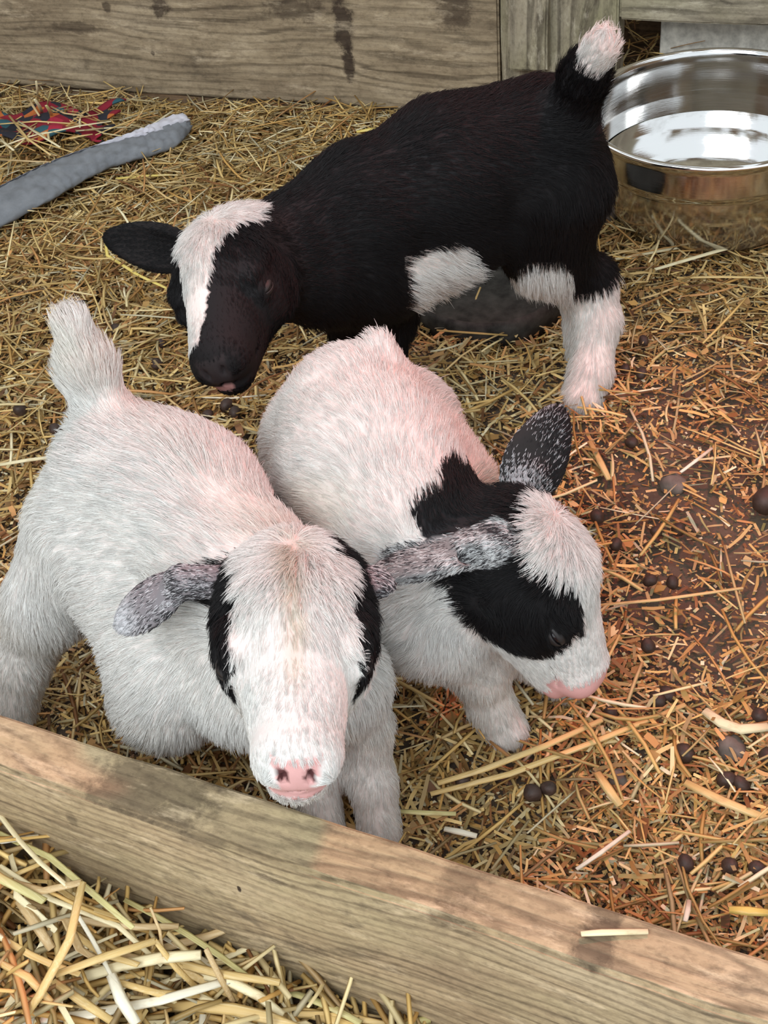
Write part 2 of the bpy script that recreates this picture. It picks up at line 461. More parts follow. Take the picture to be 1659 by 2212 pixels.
# single stalks that can be picked out
def stalk_mesh(name, pts, w, split=False):
    """flattened tube along a polyline, flared a little, in world units"""
    pts = [Vector(p) for p in pts]; V = []; Fc = []; k = 6
    for i, p in enumerate(pts):
        d = (pts[min(i+1, len(pts)-1)]-pts[max(i-1, 0)]).normalized()
        s = d.cross(Vector((0, 0, 1))).normalized(); u = s.cross(d)
        ww = w*(1 if 0 < i < len(pts)-1 else .82)
        for j in range(k):
            a = j/k*2*math.pi; r = ww/2
            V.append(p+s*math.cos(a)*r+u*math.sin(a)*r*(.45 if not (split and j in (1, 2)) else -.1))
    for i in range(len(pts)-1):
        for j in range(k): Fc.append((i*k+j, i*k+(j+1) % k, (i+1)*k+(j+1) % k, (i+1)*k+j))
    Fc.append(tuple(range(k-1, -1, -1))); Fc.append(tuple((len(pts)-1)*k+j for j in range(k)))
    return V, Fc


STALK_COL = {'gold': (.72, .50, .20), 'pale': (.85, .74, .47), 'tan': (.60, .42, .21), 'white': (.88, .82, .66), 'green': (.62, .55, .24), 'yellow': (.80, .62, .16), 'brown': (.42, .24, .11)}


def pix_stalk(pix, w, col, label, z=.02, group=None):
    """a straw lying through the given ground points: (px, py[, z])"""
    pts = [P(p[0], p[1], p[2] if len(p) > 2 else z) for p in pix]
    if len(pts) == 2:
        m = (pts[0]+pts[1])/2; nrm = np.cross(pts[1]-pts[0], [0, 0, 1]); pts = [pts[0], m+nrm*.02+np.array([0, 0, .001]), pts[1]]
    o0 = pts[0]; V, Fc = stalk_mesh('s', [np.zeros(3)]+[p-o0 for p in pts[1:]], w)
    # object x along the stalk so the grain follows it
    d = pts[-1]-o0; ang = math.atan2(d[1], d[0]); R = Matrix.Rotation(-ang, 3, 'Z')
    o = mesh_obj('straw_stalk', [R @ v for v in V], Fc, M_stalk, smooth=True); o.location = tuple(o0); o.rotation_euler = (0, 0, ang)
    o.color = (*STALK_COL[col], 1)
    tag(o, label, 'straw', group); return o


pix_stalk([(1285, 1308), (1420, 1296), (1605, 1270)], .0034, 'gold', 'long straight straw beside the muzzle of the spotted-head kid', .016)
pix_stalk([(228, 520, .03), (232, 552, .02), (300, 595, .016), (372, 628, .014)], .0042, 'yellow', 'bent yellow straw under the black kid\'s pointed ear', .02)
pix_stalk([(0, 1004), (60, 994), (128, 985, .02)], .0050, 'pale', 'thick pale straw at the left edge behind the front kid\'s rump')
pix_stalk([(240, 752), (330, 734), (425, 712)], .0028, 'tan', 'thin tan straw pointing at the black kid\'s nose', .014)
pix_stalk([(430, 858), (500, 860), (575, 853)], .0024, 'white', 'short pale straw lying below the black kid\'s nose', .014)
pix_stalk([(436, 914), (510, 918), (572, 934)], .0038, 'gold', 'gold straw between the two white kids\' rumps', .014)
pix_stalk([(868, 690), (950, 745), (1055, 800)], .0028, 'gold', 'long straw slanting down beside the dark rubber tray', .014)
pix_stalk([(905, 820), (965, 762)], .0050, 'tan', 'short tan straw flake beside the middle kid\'s back', .014)
pix_stalk([(1330, 560), (1480, 532), (1659, 508)], .0050, 'pale', 'long pale straw running along the foot of the steel bowl', .018)
pix_stalk([(1415, 582), (1540, 545), (1659, 512)], .0055, 'pale', 'second long pale straw crossing below the steel bowl', .022)
pix_stalk([(1462, 600), (1560, 598), (1659, 600)], .0042, 'gold', 'flat gold straw on the dirt right of the black kid\'s leg', .018)
pix_stalk([(1275, 955), (1298, 1000), (1316, 1036)], .0062, 'gold', 'short wide orange straw right of the upright black ear', .012)
pix_stalk([(1470, 1020), (1538, 968)], .0036, 'white', 'single pale straw slanting on the bare dirt at right', .012)
pix_stalk([(945, 1692), (1050, 1660), (1180, 1610), (1300, 1555)], .0052, 'gold', 'long gold straw below the middle kid\'s front hoof', .018)
pix_stalk([(930, 1715), (1100, 1672), (1290, 1600), (1480, 1522)], .0050, 'gold', 'longest straw crossing the floor toward the right edge', .014)
pix_stalk([(1522, 1535), (1560, 1562), (1600, 1575), (1659, 1570)], .0090, 'pale', 'thick curved straw stem at the right edge', .016)
pix_stalk([(1480, 1690), (1560, 1730), (1659, 1770)], .0075, 'gold', 'broad flat gold straw near the right edge', .018)
pix_stalk([(1290, 1670), (1340, 1740)], .0068, 'gold', 'short broad orange straw on the chaff behind the plank', .018)
pix_stalk([(960, 1790), (1030, 1806)], .0050, 'white', 'short white straw just behind the plank', .022)
pix_stalk([(860, 1752), (920, 1756), (985, 1758)], .0042, 'green', 'greenish straw by the front kid\'s hooves', .018)
pix_stalk([(1245, 1878), (1300, 1840), (1360, 1795)], .0034, 'white', 'pale straw end beside the plank at right', .018)
pix_stalk([(1480, 1990, .03), (1488, 1945, .02)], .0036, 'white', 'pale upright straw tip behind the plank', .03)
pix_stalk([(1575, 1965), (1659, 1972)], .0065, 'yellow', 'bright orange straw at the right edge behind the plank', .02)
pix_stalk([(1255, 2017, PZ+.003), (1300, 2014, PZ+.002), (1400, 2012, PZ+.002)], .0040, 'pale', 'straw sliver lying on top of the plank', PZ)
pix_stalk([(570, 1640), (660, 1680), (730, 1708)], .0050, 'gold', 'gold straw behind the plank under the front kid\'s chin', .018)
pix_stalk([(830, 1575), (850, 1660), (858, 1700)], .0042, 'pale', 'pale straw standing beside the front kid\'s foreleg', .02)
pix_stalk([(250, 386), (310, 380), (366, 378)], .0050, 'yellow', 'bright yellow straw near the end of the grey strip', .022)
pix_stalk([(770, 285), (826, 277)], .0060, 'yellow', 'bright yellow straw at the wall behind the black kid\'s back', .03)
pix_stalk([(66, 440, .03), (100, 418, .03), (148, 396, .03)], .0036, 'tan', 'straw lying on the grey strip', .03)

# foreground heap: every stalk is its own thing
HEAP = 'loose straw stalks heaped in front of the plank'
protos = []
for k in range(8):
    L = random.uniform(.07, .13); n_ = 5; bend = random.uniform(-.25, .25); pts = []
    kink = random.random() < .5
    for i in range(n_):
        t = i/(n_-1); x = (t-.5)*L
        pts.append((x, bend*L*(t-.5)**2*1.3, (.010 if kink and i == 2 else 0)))
    V, Fc = stalk_mesh('p', pts, random.uniform(.0032, .0070), split=k % 2 == 0)
    me = bpy.data.meshes.new('straw_stalk'); me.from_pydata([tuple(v) for v in V], [], Fc); me.materials.append(M_stalk)
    me.polygons.foreach_set('use_smooth', [True]*len(me.polygons)); protos.append(me)


def heap_h(x, y):                    # height of the heap
    d = plank_dist(x, y)-.036
    along = (x-A[0])*PU[0]+(y-A[1])*PU[1]
    return .066*np.clip(1-(along-.02)/.20, 0, 1)+.004


heapc = []
cnt = 0
while cnt < 230:
    al = random.uniform(-.16, .26); dd = .036+.010+abs(random.uniform(0, .28))
    p = A+PU*al+PNn*dd; h = float(heap_h(p[0], p[1]))
    o = bpy.data.objects.new('straw_stalk', random.choice(protos)); COL.objects.link(o)
    a = random.uniform(0, math.pi)
    if dd < .09: a = WANG*0+math.atan2(PU[1], PU[0])+random.gauss(0, .35)
    o.location = (p[0], p[1], max(.006, h+random.uniform(-.02, .008))); o.rotation_euler = (random.uniform(-.5, .5), random.gauss(0, .16), a)
    s = random.uniform(.7, 1.25); o.scale = (s, random.uniform(.75, 1.3), random.uniform(.8, 1.2))
    c = STALK_COL[random.choice(['gold', 'gold', 'pale', 'pale', 'tan', 'white', 'gold', 'green'])]; f = random.uniform(.85, 1.1)
    o.color = (c[0]*f, c[1]*f, c[2]*f, 1)
    tag(o, 'loose straw stalk in the heap in front of the plank', 'straw', HEAP); cnt += 1


def region_heap(n):
    al = RNG.uniform(-.2, .35, n); dd = RNG.uniform(.04, .34, n)
    p = A[None]+PU[None]*al[:, None]+PNn[None]*dd[:, None]; return p[:, :2]


hs = straw_layer('heap_underlayer', 5000, .02, .08, .0018, .0042, 0, .012, .25, (4, 5, 4, 3, 1, .3, 2, .5, 2, 1), region_heap, 3, tube=True)
me = hs.data; co = np.empty(len(me.vertices)*3); me.vertices.foreach_get('co', co); co = co.reshape(-1, 3)
per = 16; c0 = co.reshape(-1, per, 3).mean(1); hh = heap_h(c0[:, 0], c0[:, 1])*RNG.uniform(.15, 1, len(c0))-.012
co[:, 2] += np.repeat(np.maximum(hh, 0), per); me.vertices.foreach_set('co', co.ravel()); me.update()
tag(hs, 'tangled pale straw packed under the foreground heap', 'straw', kind='stuff')
#FG_STALKS
fgs = [([(20, 1905, .07), (90, 1925, .075), (175, 1906, .085)], .0058, 'tan', 'bent tan straw on top of the foreground heap at left'),
       ([(178, 1905, .085), (150, 2030, .075), (85, 2150, .06), (58, 2190, .055)], .0058, 'gold', 'long split gold straw standing out of the foreground heap'),
       ([(0, 1870, .072), (110, 1942, .065), (255, 2000, .05), (350, 2085, .035)], .0036, 'pale', 'pale straw leaning along the foot of the plank'),
       ([(325, 1960, .07), (345, 2010, .06), (355, 2080, .045)], .0020, 'tan', 'thin curved straw tip beside the plank'),
       ([(120, 2105, .06), (230, 2065, .06), (335, 2032, .062)], .0058, 'gold', 'flat gold straw pointing at the plank\'s foot'),
       ([(335, 2032, .062), (380, 2090, .04), (425, 2135, .025)], .0040, 'gold', 'gold straw falling from the heap towards the right'),
       ([(445, 2050, .055), (475, 2110, .035), (505, 2165, .02)], .0040, 'tan', 'single tan straw leaning on the plank face'),
       ([(240, 2105, .05), (262, 2160, .045), (295, 2212, .04)], .0072, 'white', 'broad white straw in the middle of the foreground heap'),
       ([(170, 1980, .066), (200, 2030, .05), (250, 2125, .04)], .0030, 'white', 'thin white straw crossing the heap'),
       ([(40, 1945, .065), (80, 2000, .06), (112, 2050, .055)], .0062, 'tan', 'broad tan straw in the upper left of the heap'),
       ([(115, 2120, .05), (180, 2165, .05), (240, 2205, .045)], .0055, 'gold', 'gold straw at the bottom of the heap'),
       ([(250, 2120, .045), (340, 2145, .035), (430, 2150, .022)], .0050, 'gold', 'flat gold straw at the right side of the heap'),
       ([(430, 2150, .02), (500, 2185, .015), (590, 2215, .01)], .0052, 'pale', 'pale straw at the far right foot of the heap'),
       ([(0, 2080, .062), (60, 2110, .06), (110, 2165, .055)], .0050, 'gold', 'gold straw at the left edge of the heap')]
for pixs, w, c, lb in fgs: pix_stalk(pixs, w, c, lb)


# dark droppings
M_drop = simple('dropping', (.055, .032, .024), .55, spec=.4, ns=120, amt=.5, bs=.4)
bm = bmesh.new(); bmesh.ops.create_icosphere(bm, subdivisions=2, radius=.0058)
for v in bm.verts: v.co *= 1+random.gauss(0, .05)
me = bpy.data.meshes.new('dropping'); bm.to_mesh(me); bm.free(); me.materials.append(M_drop); me.polygons.foreach_set('use_smooth', [True]*len(me.polygons))
for (x, y, s) in [(1404, 1258, 1), (1452, 1262, 1), (1417, 1152, .9), (1465, 1148, 1.1), (1400, 1400, 1), (1420, 1518, 1.2), (1478, 1632, 1.3), (1185, 1707, 1), (1570, 1690, 1.2), (1600, 1700, 1.1), (1640, 1550, 1),
                  (1265, 1265, .8), (1320, 1545, 1), (1150, 1717, 1.1), (1575, 1875, 1), (1635, 1880, 1), (490, 880, 1.2), (508, 895, 1.1), (450, 900, 1), (340, 790, 1.1), (250, 716, 1.1), (45, 890, 1.2), (120, 930, 1), (350, 745, .9),
                  (1270, 870, 1), (1385, 810, 1), (1350, 800, .9), (1365, 960, 1), (1290, 1120, 1.1), (1330, 1180, 1), (1655, 1090, 2.2), (1440, 1505, 1.2), (980, 1465, 1), (1000, 1690, .9), (1480, 1870, 1.1), (1030, 1330, .9),
                  (1390, 740, 1), (205, 640, 1), (600, 560, 1), (1655, 1640, 1.2)]:
    o = bpy.data.objects.new('dropping', me); COL.objects.link(o); p = P(x, y, .010); o.location = (p[0], p[1], .010+.002*s)
    o.scale = (s, s*random.uniform(.8, 1.05), s*.85); o.rotation_euler = (random.random(), random.random(), random.random()*6)
    tag(o, 'small dark round dropping on the straw floor', 'dropping', 'dark droppings scattered over the pen floor')
M_stone = simple('grey_stone', (.16, .13, .11), .85, ns=60, amt=.5, bs=.6)
for (x, y, s, lb) in [(1580, 1612, 1.3, 'small grey stone near the right edge'), (1455, 1040, 1.3, 'grey stone on the bare dirt at right'), (1335, 1672, .9, 'pale grey pebble behind the plank'), (1290, 430, 3.2, 'brown rounded stone between the black kid and the bowl')]:
    bm = bmesh.new(); bmesh.ops.create_icosphere(bm, subdivisions=3, radius=.008)
    for v in bm.verts: v.co *= 1+.18*math.sin(v.co.x*400+x)*math.cos(v.co.y*330)+random.gauss(0, .015)
    o = bm_obj('stone', bm, M_stone, smooth=True); zz = .008 if s < 2 else .03; p = P(x, y, zz); o.location = (p[0], p[1], zz*s*.5 if s < 2 else .026); o.scale = (s, s, s*.8 if s < 2 else s*1.35)
    tag(o, lb, 'stone')
#HAY leaf flakes, brown
# ------------------------------------------------------------------ steel bowl with water
BC = P(1556, 228, .125); BR = .131


def steel():
    m, n, l, b = nt('stainless_steel'); tc = n.new('ShaderNodeTexCoord').outputs['Object']
    b.inputs['Metallic'].default_value = 1; b.inputs['Base Color'].default_value = (.62, .61, .60, 1)
    s = noise(n, l, mapping(n, l, tc, (6, 6, 180)), 4, 4, .6)
    r = ramp(n, l, s, [(.3, (.05, .05, .05)), (.7, (.15, .15, .15))]); l.new(r, b.inputs['Roughness'])
    g = noise(n, l, tc, 30, 6, .65)
    # splashed mud low on the outside
    sp = n.new('ShaderNodeSeparateXYZ'); l.new(tc, sp.inputs[0])
    zf = n.new('ShaderNodeMapRange'); l.new(sp.outputs[2], zf.inputs[0]); zf.inputs[1].default_value = .09; zf.inputs[2].default_value = 0.; zf.inputs[3].default_value = .0; zf.inputs[4].default_value = .5
    ad = n.new('ShaderNodeMath'); ad.operation = 'ADD'; l.new(zf.outputs[0], ad.inputs[0]); l.new(g, ad.inputs[1])
    df = ramp(n, l, ad.outputs[0], [(.62, (0, 0, 0)), (1.0, (.55, .55, .55))])
    d = n.new('ShaderNodeBsdfPrincipled'); d.inputs['Base Color'].default_value = (.15, .115, .08, 1); d.inputs['Roughness'].default_value = .7
    mx = n.new('ShaderNodeMixShader'); l.new(df, mx.inputs[0]); l.new(b.outputs[0], mx.inputs[1]); l.new(d.outputs[0], mx.inputs[2])
    l.new(mx.outputs[0], n['Material Output'].inputs[0]); l.new(bump(n, l, s, .06, .001), b.inputs['Normal']); return m


def lathe(prof, seg=128):
    V = []; Fc = []
    for r, z in prof:
        for j in range(seg):
            a = 2*math.pi*j/seg; V.append((r*math.cos(a), r*math.sin(a), z))
    for i in range(len(prof)-1):
        for j in range(seg):
            k = (j+1) % seg; Fc.append((i*seg+j, i*seg+k, (i+1)*seg+k, (i+1)*seg+j))
    return V, Fc


M_steel = steel()
bowl = empty('steel_bowl', (BC[0], BC[1], .004)); bowl.rotation_euler = (0, math.radians(-2.0), 0)
tag(bowl, 'large shiny stainless steel bowl holding water by the wall', 'bowl')
H_ = .122; q2 = BR/.131
outer = [(0.002, 0), (.070, 0), (.088, .006), (.102, .018), (.113, .036), (.120, .058), (.1225, .078), (.1225, .0815), (.1255, .083), (.1258, .088), (.1265, .110), (.1265, .117)]
rim = [(.1275, .1175), (.1310, .1180), (.1332, .1195), (.1335, .1215), (.1318, .1235), (.1288, .1240), (.1262, .1225)]
inner = [(.1250, .1190), (.1242, .110), (.1236, .089), (.1205, .082), (.1200, .077), (.1175, .058), (.1105, .037), (.0995, .020), (.0860, .009), (.069, .003), (.002, .003)]
V, Fc = lathe(outer+rim+inner); mesh_obj('bowl_body', V, Fc, M_steel, bowl, smooth=True)
V, Fc = lathe(rim+[(.1265, .1170), (.1275, .1175)], 128)
m, n, l, b = nt('polished_rim'); b.inputs['Metallic'].default_value = 1; b.inputs['Roughness'].default_value = .08; b.inputs['Base Color'].default_value = (.8, .79, .78, 1)
o = mesh_obj('rolled_rim', [(x*1.0006, y*1.0006, z+.0002) for x, y, z in V], Fc, m, bowl, smooth=True)
m, n, l, b = nt('water'); b.inputs['Base Color'].default_value = (.50, .52, .47, 1); b.inputs['Roughness'].default_value = .03; b.inputs['IOR'].default_value = 1.33; b.inputs['Transmission Weight'].default_value = 1
tc = n.new('ShaderNodeTexCoord').outputs['Object']; l.new(bump(n, l, noise(n, l, tc, 14, 2, .5), .05, .003), b.inputs['Normal'])
zw = .060
V, Fc = lathe([(.0008, zw), (.05, zw), (.1170, zw), (.1165, .057), (.1095, .0365), (.0985, .0205), (.0850, .0098), (.068, .0040), (.0008, .0040)], 96)
wtr = mesh_obj('water', V, Fc, m, None, smooth=False); wtr.location = (BC[0], BC[1], .004); wtr.rotation_euler = (0, math.radians(-1.2), 0)
tag(wtr, 'clear drinking water filling the steel bowl', 'water')

# ------------------------------------------------------------------ dark rubber tray
TC = P(1050, 640, .01); TR = .078
M_rub = simple('black_rubber', (.045, .042, .038), .8, spec=.3, ns=70, amt=.7, bs=.5)
V, Fc = lathe([(.001, .024), (.066, .022), (.070, .027), (.074, .029), (.0775, .026), (.0785, .018), (.0760, .0), (.001, .0)], 72)
tray = mesh_obj('rubber_tray', V, Fc, M_rub, smooth=True); tray.location = (TC[0], TC[1], .001); tray.rotation_euler = (math.radians(1.5), 0, 0)
tag(tray, 'dirty black rubber feed tray on the floor under the black kid', 'tray')

# ------------------------------------------------------------------ grey padded strip and patterned cloth
def strip():
    M_g = simple('grey_padding', (.22, .23, .25), .8, spec=.2, ns=45, amt=.22, bs=.5)
    M_p = simple('pale_edging', (.62, .60, .66), .75, ns=60, amt=.12, bs=.2)
    path = [(-60, 478), (60, 415), (130, 378), (215, 342), (300, 318), (352, 300), (400, 268)]
    wid = [.036, .036, .033, .026, .025, .025, .010]
    root = empty('grey_strip', tuple(P(200, 350, 0))); tag(root, 'crumpled grey padded strip with pale edge lying on the straw at left', 'strip')
    cen = [P(x, y, .028) for x, y in path]
    # smooth
    N = 60; ts = np.linspace(0, len(cen)-1, N); C = []; Wd = []
    for t in ts:
        i = min(int(t), len(cen)-2); f = t-i; p0 = cen[max(i-1, 0)]; p1 = cen[i]; p2 = cen[i+1]; p3 = cen[min(i+2, len(cen)-1)]
        C.append(.5*(2*p1+(p2-p0)*f+(2*p0-5*p1+4*p2-p3)*f*f+(3*p1-p0-3*p2+p3)*f**3)); Wd.append(wid[i]*(1-f)+wid[i+1]*f)
    C = np.array(C)
    def loft(name, fn, mat, k=20):
        V = []; Fc = []
        for i in range(N):
            d = C[min(i+1, N-1)]-C[max(i-1, 0)]; d /= np.linalg.norm(d); s = np.cross(d, [0, 0, 1]); s /= np.linalg.norm(s)
            for j in range(k):
                a = j/k*2*math.pi; u, v = fn(i/(N-1), a, Wd[i]); w = .0016*math.sin(i*.9+j*1.7)+.001*math.sin(i*2.3-j)
                V.append(C[i]+s*(u+w)+np.array([0, 0, 1])*(v+w)-np.array(root.location))
        for i in range(N-1):
            for j in range(k): Fc.append((i*k+j, i*k+(j+1) % k, (i+1)*k+(j+1) % k, (i+1)*k+j))
        Fc.append(tuple(range(k-1, -1, -1))); Fc.append(tuple((N-1)*k+j for j in range(k)))
        return mesh_obj(name, V, Fc, mat, root, smooth=True)
    loft('padding', lambda t, a, w: (w*math.cos(a)*1.0, .009*math.sin(a)*min(1, w/.02)), M_g)
    def edge(t, a, w):
        s_ = .0005 if t < .5 else min(1, (t-.5)/.18); ww = (.0050+.0050*max(0, (t-.7)/.3))*s_
        return (-w*.72+ww*math.cos(a)*1.3+(.004*max(0, (t-.9)/.1)), .007+.006*s_*math.sin(a)*.8)
    loft('pale_edge', edge, M_p, 12)


strip()


def cloth():
    m, n, l, b = nt('patterned_cloth'); tc = n.new('ShaderNodeTexCoord').outputs['Object']
    v = n.new('ShaderNodeTexVoronoi'); v.inputs['Scale'].default_value = 62; l.new(tc, v.inputs['Vector'])
    s = n.new('ShaderNodeSeparateColor'); l.new(v.outputs['Color'], s.inputs[0])
    c = ramp(n, l, s.outputs[0], [(0, (.24, .010, .025)), (.38, (.24, .010, .025)), (.40, (.02, .02, .03)), (.64, (.02, .02, .03)), (.66, (.03, .10, .13)), (.76, (.03, .10, .13)), (.78, (.5, .14, .03)), (.86, (.5, .14, .03)), (.88, (.40, .02, .05))])
    c.node.color_ramp.interpolation = 'CONSTANT'
    l.new(c, b.inputs['Base Color']); b.inputs['Roughness'].default_value = .9
    l.new(bump(n, l, noise(n, l, tc, 500, 2, .5), .4, .001), b.inputs['Normal'])
    c0 = P(80, 290, .018); ax = P(200, 285, .018)-c0; ax /= np.linalg.norm(ax); ay = np.cross([0, 0, 1], ax)
    V = []; Fc = []; nx, ny = 40, 20
    for i in range(nx+1):
        for j in range(ny+1):
            u = (i/nx-.5)*.19*(1-.12*math.sin(j*.9)); w = (j/ny-.5)*.080*(1+.2*math.sin(i*.35))
            V.append(ax*u+ay*w+np.array([0, 0, .016+.004*math.sin(u*70+w*30)+.002*math.sin(w*190)]))
    for i in range(nx):
        for j in range(ny): Fc.append((i*(ny+1)+j, (i+1)*(ny+1)+j, (i+1)*(ny+1)+j+1, i*(ny+1)+j+1))
    o = mesh_obj('patterned_cloth', V, Fc, m, smooth=True); o.location = tuple(c0)
    md = o.modifiers.new('thickness', 'SOLIDIFY'); md.thickness = .002
    tag(o, 'red and dark patterned cloth half buried in straw by the wall', 'cloth')
    for k, pp in enumerate([[(0, 318), (60, 296), (150, 272)], [(20, 250), (60, 300), (110, 335)], [(60, 205), (85, 250)], [(90, 290), (170, 272), (240, 262)], [(0, 268), (80, 262), (170, 268)], [(110, 230), (140, 245), (180, 250)],
                            [(0, 300), (30, 325)], [(150, 300), (200, 290)], [(0, 345), (60, 348), (110, 350)], [(40, 262), (100, 300), (130, 318)]]):
        pix_stalk([(a, b_, .036+.002*(k % 4)) for a, b_ in pp], .0034, ['pale', 'gold', 'tan'][k % 3], 'straw lying across the patterned cloth by the wall', group='straws across the patterned cloth')


cloth()
for k, (a, b_, c, d, w) in enumerate([(78, 175, 82, 215, .003), (112, 190, 100, 235, .003), (62, 200, 100, 222, .0025), (75, 215, 92, 245, .0045), (100, 228, 112, 252, .0045), (205, 218, 190, 240, .0025)]):
    pix_stalk([(a, b_, .07), (c, d, .035)], w, ['pale', 'green', 'tan'][k % 3], 'straw sticking up against the wide wall board', group='straws standing by the wall')
#GOATS
# ------------------------------------------------------------------ goats
def unit(v):
    v = np.asarray(v, float); return v/np.linalg.norm(v)


class Rc:                            # round cone between two points
    def __init__(s, a, b, ra, rb, k=.015, flow=None, part='body', cut=False):
        s.a = np.array(a, float); s.b = np.array(b, float); s.ra = ra; s.rb = rb; s.k = k; s.part = part; s.cut = cut
        s.flow = unit(flow) if flow is not None else unit(s.b-s.a+1e-9)

    def box(s): r = max(s.ra, s.rb); return np.minimum(s.a, s.b)-r, np.maximum(s.a, s.b)+r

    def d(s, p):
        ba = s.b-s.a; l2 = ba @ ba+1e-12; h = np.clip((p-s.a) @ ba/l2, 0, 1)
        return np.linalg.norm(p-s.a-h[..., None]*ba, axis=-1)-(s.ra+(s.rb-s.ra)*h)


class El:                            # ellipsoid with axes given by rows of R
    def __init__(s, c, r, R=None, k=.01, flow=(0, 0, -1), part='body', cut=False):
        s.c = np.array(c, float); s.r = np.array(r, float); s.R = np.eye(3) if R is None else np.array(R); s.k = k; s.part = part; s.cut = cut; s.flow = unit(flow)

    def box(s): m = s.r.max(); return s.c-m, s.c+m

    def d(s, p):
        q = (p-s.c) @ s.R.T; k0 = np.linalg.norm(q/s.r, axis=-1); k1 = np.linalg.norm(q/s.r**2, axis=-1)+1e-9
        return k0*(k0-1)/k1


def field(prims, p):
    D = np.full(p.shape[:-1], 1.)
    for c in prims:
        lo, hi = c.box(); m = .05
        k = ((p > lo-m) & (p < hi+m)).all(-1)
        if not k.any(): continue
        dd = c.d(p[k]); cur = D[k]
        if c.cut:
            dd = -dd; h = np.clip(.5-.5*(cur-dd)/c.k, 0, 1); D[k] = cur*(1-h)+dd*h+c.k*h*(1-h)
        else:
            h = np.clip(.5+.5*(cur-dd)/c.k, 0, 1); D[k] = cur*(1-h)+dd*h-c.k*h*(1-h)
    return D


def surface(prims, step):
    lo = np.min([c.box()[0] for c in prims if not c.cut], 0)-.012; hi = np.max([c.box()[1] for c in prims if not c.cut], 0)+.012
    n = np.ceil((hi-lo)/step).astype(int)+1
    ax = [lo[i]+np.arange(n[i])*step for i in range(3)]
    D = np.full(tuple(n), .05, np.float64)
    for c in prims:
        l, h = c.box(); m = c.k+.012
        i0 = [max(0, int((l[i]-m-lo[i])/step)) for i in range(3)]; i1 = [min(n[i], int((h[i]+m-lo[i])/step)+2) for i in range(3)]
        if any(i1[i] <= i0[i] for i in range(3)): continue
        G = np.stack(np.meshgrid(*[ax[i][i0[i]:i1[i]] for i in range(3)], indexing='ij'), -1)
        dd = c.d(G); sl = tuple(slice(i0[i], i1[i]) for i in range(3)); cur = D[sl]
        if c.cut:
            dd = -dd; t = np.clip(.5-.5*(cur-dd)/c.k, 0, 1); D[sl] = cur*(1-t)+dd*t+c.k*t*(1-t)
        else:
            t = np.clip(.5+.5*(cur-dd)/c.k, 0, 1); D[sl] = cur*(1-t)+dd*t-c.k*t*(1-t)
    S = D < 0
    m = tuple(x-1 for x in n)
    acc = np.zeros(m+(3,)); cnt = np.zeros(m)
    idx3 = np.stack(np.meshgrid(*[np.arange(x) for x in m], indexing='ij'), -1)
    for axn in range(3):
        for u in (0, 1):
            for v in (0, 1):
                o = [0, 0, 0]; oth = [i for i in range(3) if i != axn]; o[oth[0]] = u; o[oth[1]] = v
                e = list(o); e[axn] = 1
                A_ = D[tuple(slice(o[i], o[i]+m[i]) for i in range(3))]; B_ = D[tuple(slice(e[i], e[i]+m[i]) for i in range(3))]
                c = (A_ < 0) != (B_ < 0); t = np.where(c, A_/(A_-B_+1e-12*(A_ == B_)), 0)
                w = np.where(c[..., None], np.array(o, float), 0); w[..., axn] += np.where(c, t, 0)
                acc += w; cnt += c
    act = cnt > 0; vid = np.full(m, -1); vid[act] = np.arange(act.sum())
    V = lo+(idx3[act]+acc[act]/cnt[act][:, None])*step
    Q = []
    for axn in range(3):
        o1, o2 = [(1, 2), (2, 0), (0, 1)][axn]
        a = S[tuple(slice(0, n[i]-1) if i == axn else slice(1, n[i]-1) for i in range(3))]
        b = S[tuple(slice(1, n[i]) if i == axn else slice(1, n[i]-1) for i in range(3))]
        for flip, msk in ((False, a & ~b), (True, b & ~a)):
            ii = np.argwhere(msk)
            if not len(ii): continue
            ii[:, o1] += 1; ii[:, o2] += 1
            def g(d1, d2):
                j = ii.copy(); j[:, o1] -= d1; j[:, o2] -= d2; return vid[j[:, 0], j[:, 1], j[:, 2]]
            q_ = np.stack([g(1, 1), g(0, 1), g(0, 0), g(1, 0)], 1)
            Q.append(q_[:, ::-1] if flip else q_)
    Q = np.concatenate(Q)
    for _ in range(2):
        d0 = field(prims, V); N = normals(prims, V); V = V-N*np.clip(d0, -.002, .002)[:, None]*.8
    return V, Q


def normals(prims, V, e=.0012):
    g = np.stack([field(prims, V+np.eye(3)[i]*e)-field(prims, V-np.eye(3)[i]*e) for i in range(3)], -1)
    return g/(np.linalg.norm(g, axis=1)[:, None]+1e-12)


def flows(prims, V):
    W = np.zeros(len(V)); Fw = np.zeros((len(V), 3))
    for c in prims:
        if c.cut: continue
        w = np.exp(-np.clip(c.d(V), -.01, .1)/.004); W += w; Fw += w[:, None]*c.flow
    return Fw/(W[:, None]+1e-9)


def wob(V, s, seed=0):               # cheap smooth noise in -1..1
    r = np.random.default_rng(seed); out = 0
    for i in range(5):
        k = r.normal(0, s, 3); out = out+np.sin(V @ k+r.uniform(0, 6.28))
    return out/2.6


def mat_body():
    m, n, l, b = nt('goat_skin'); a = attr(n, 'Col'); l.new(a.outputs['Color'], b.inputs['Base Color'])
    b.inputs['Roughness'].default_value = .75; b.inputs['Specular IOR Level'].default_value = .2
    tc = n.new('ShaderNodeTexCoord').outputs['Object']; l.new(bump(n, l, noise(n, l, tc, 500, 3, .6), .25, .0006), b.inputs['Normal']); return m


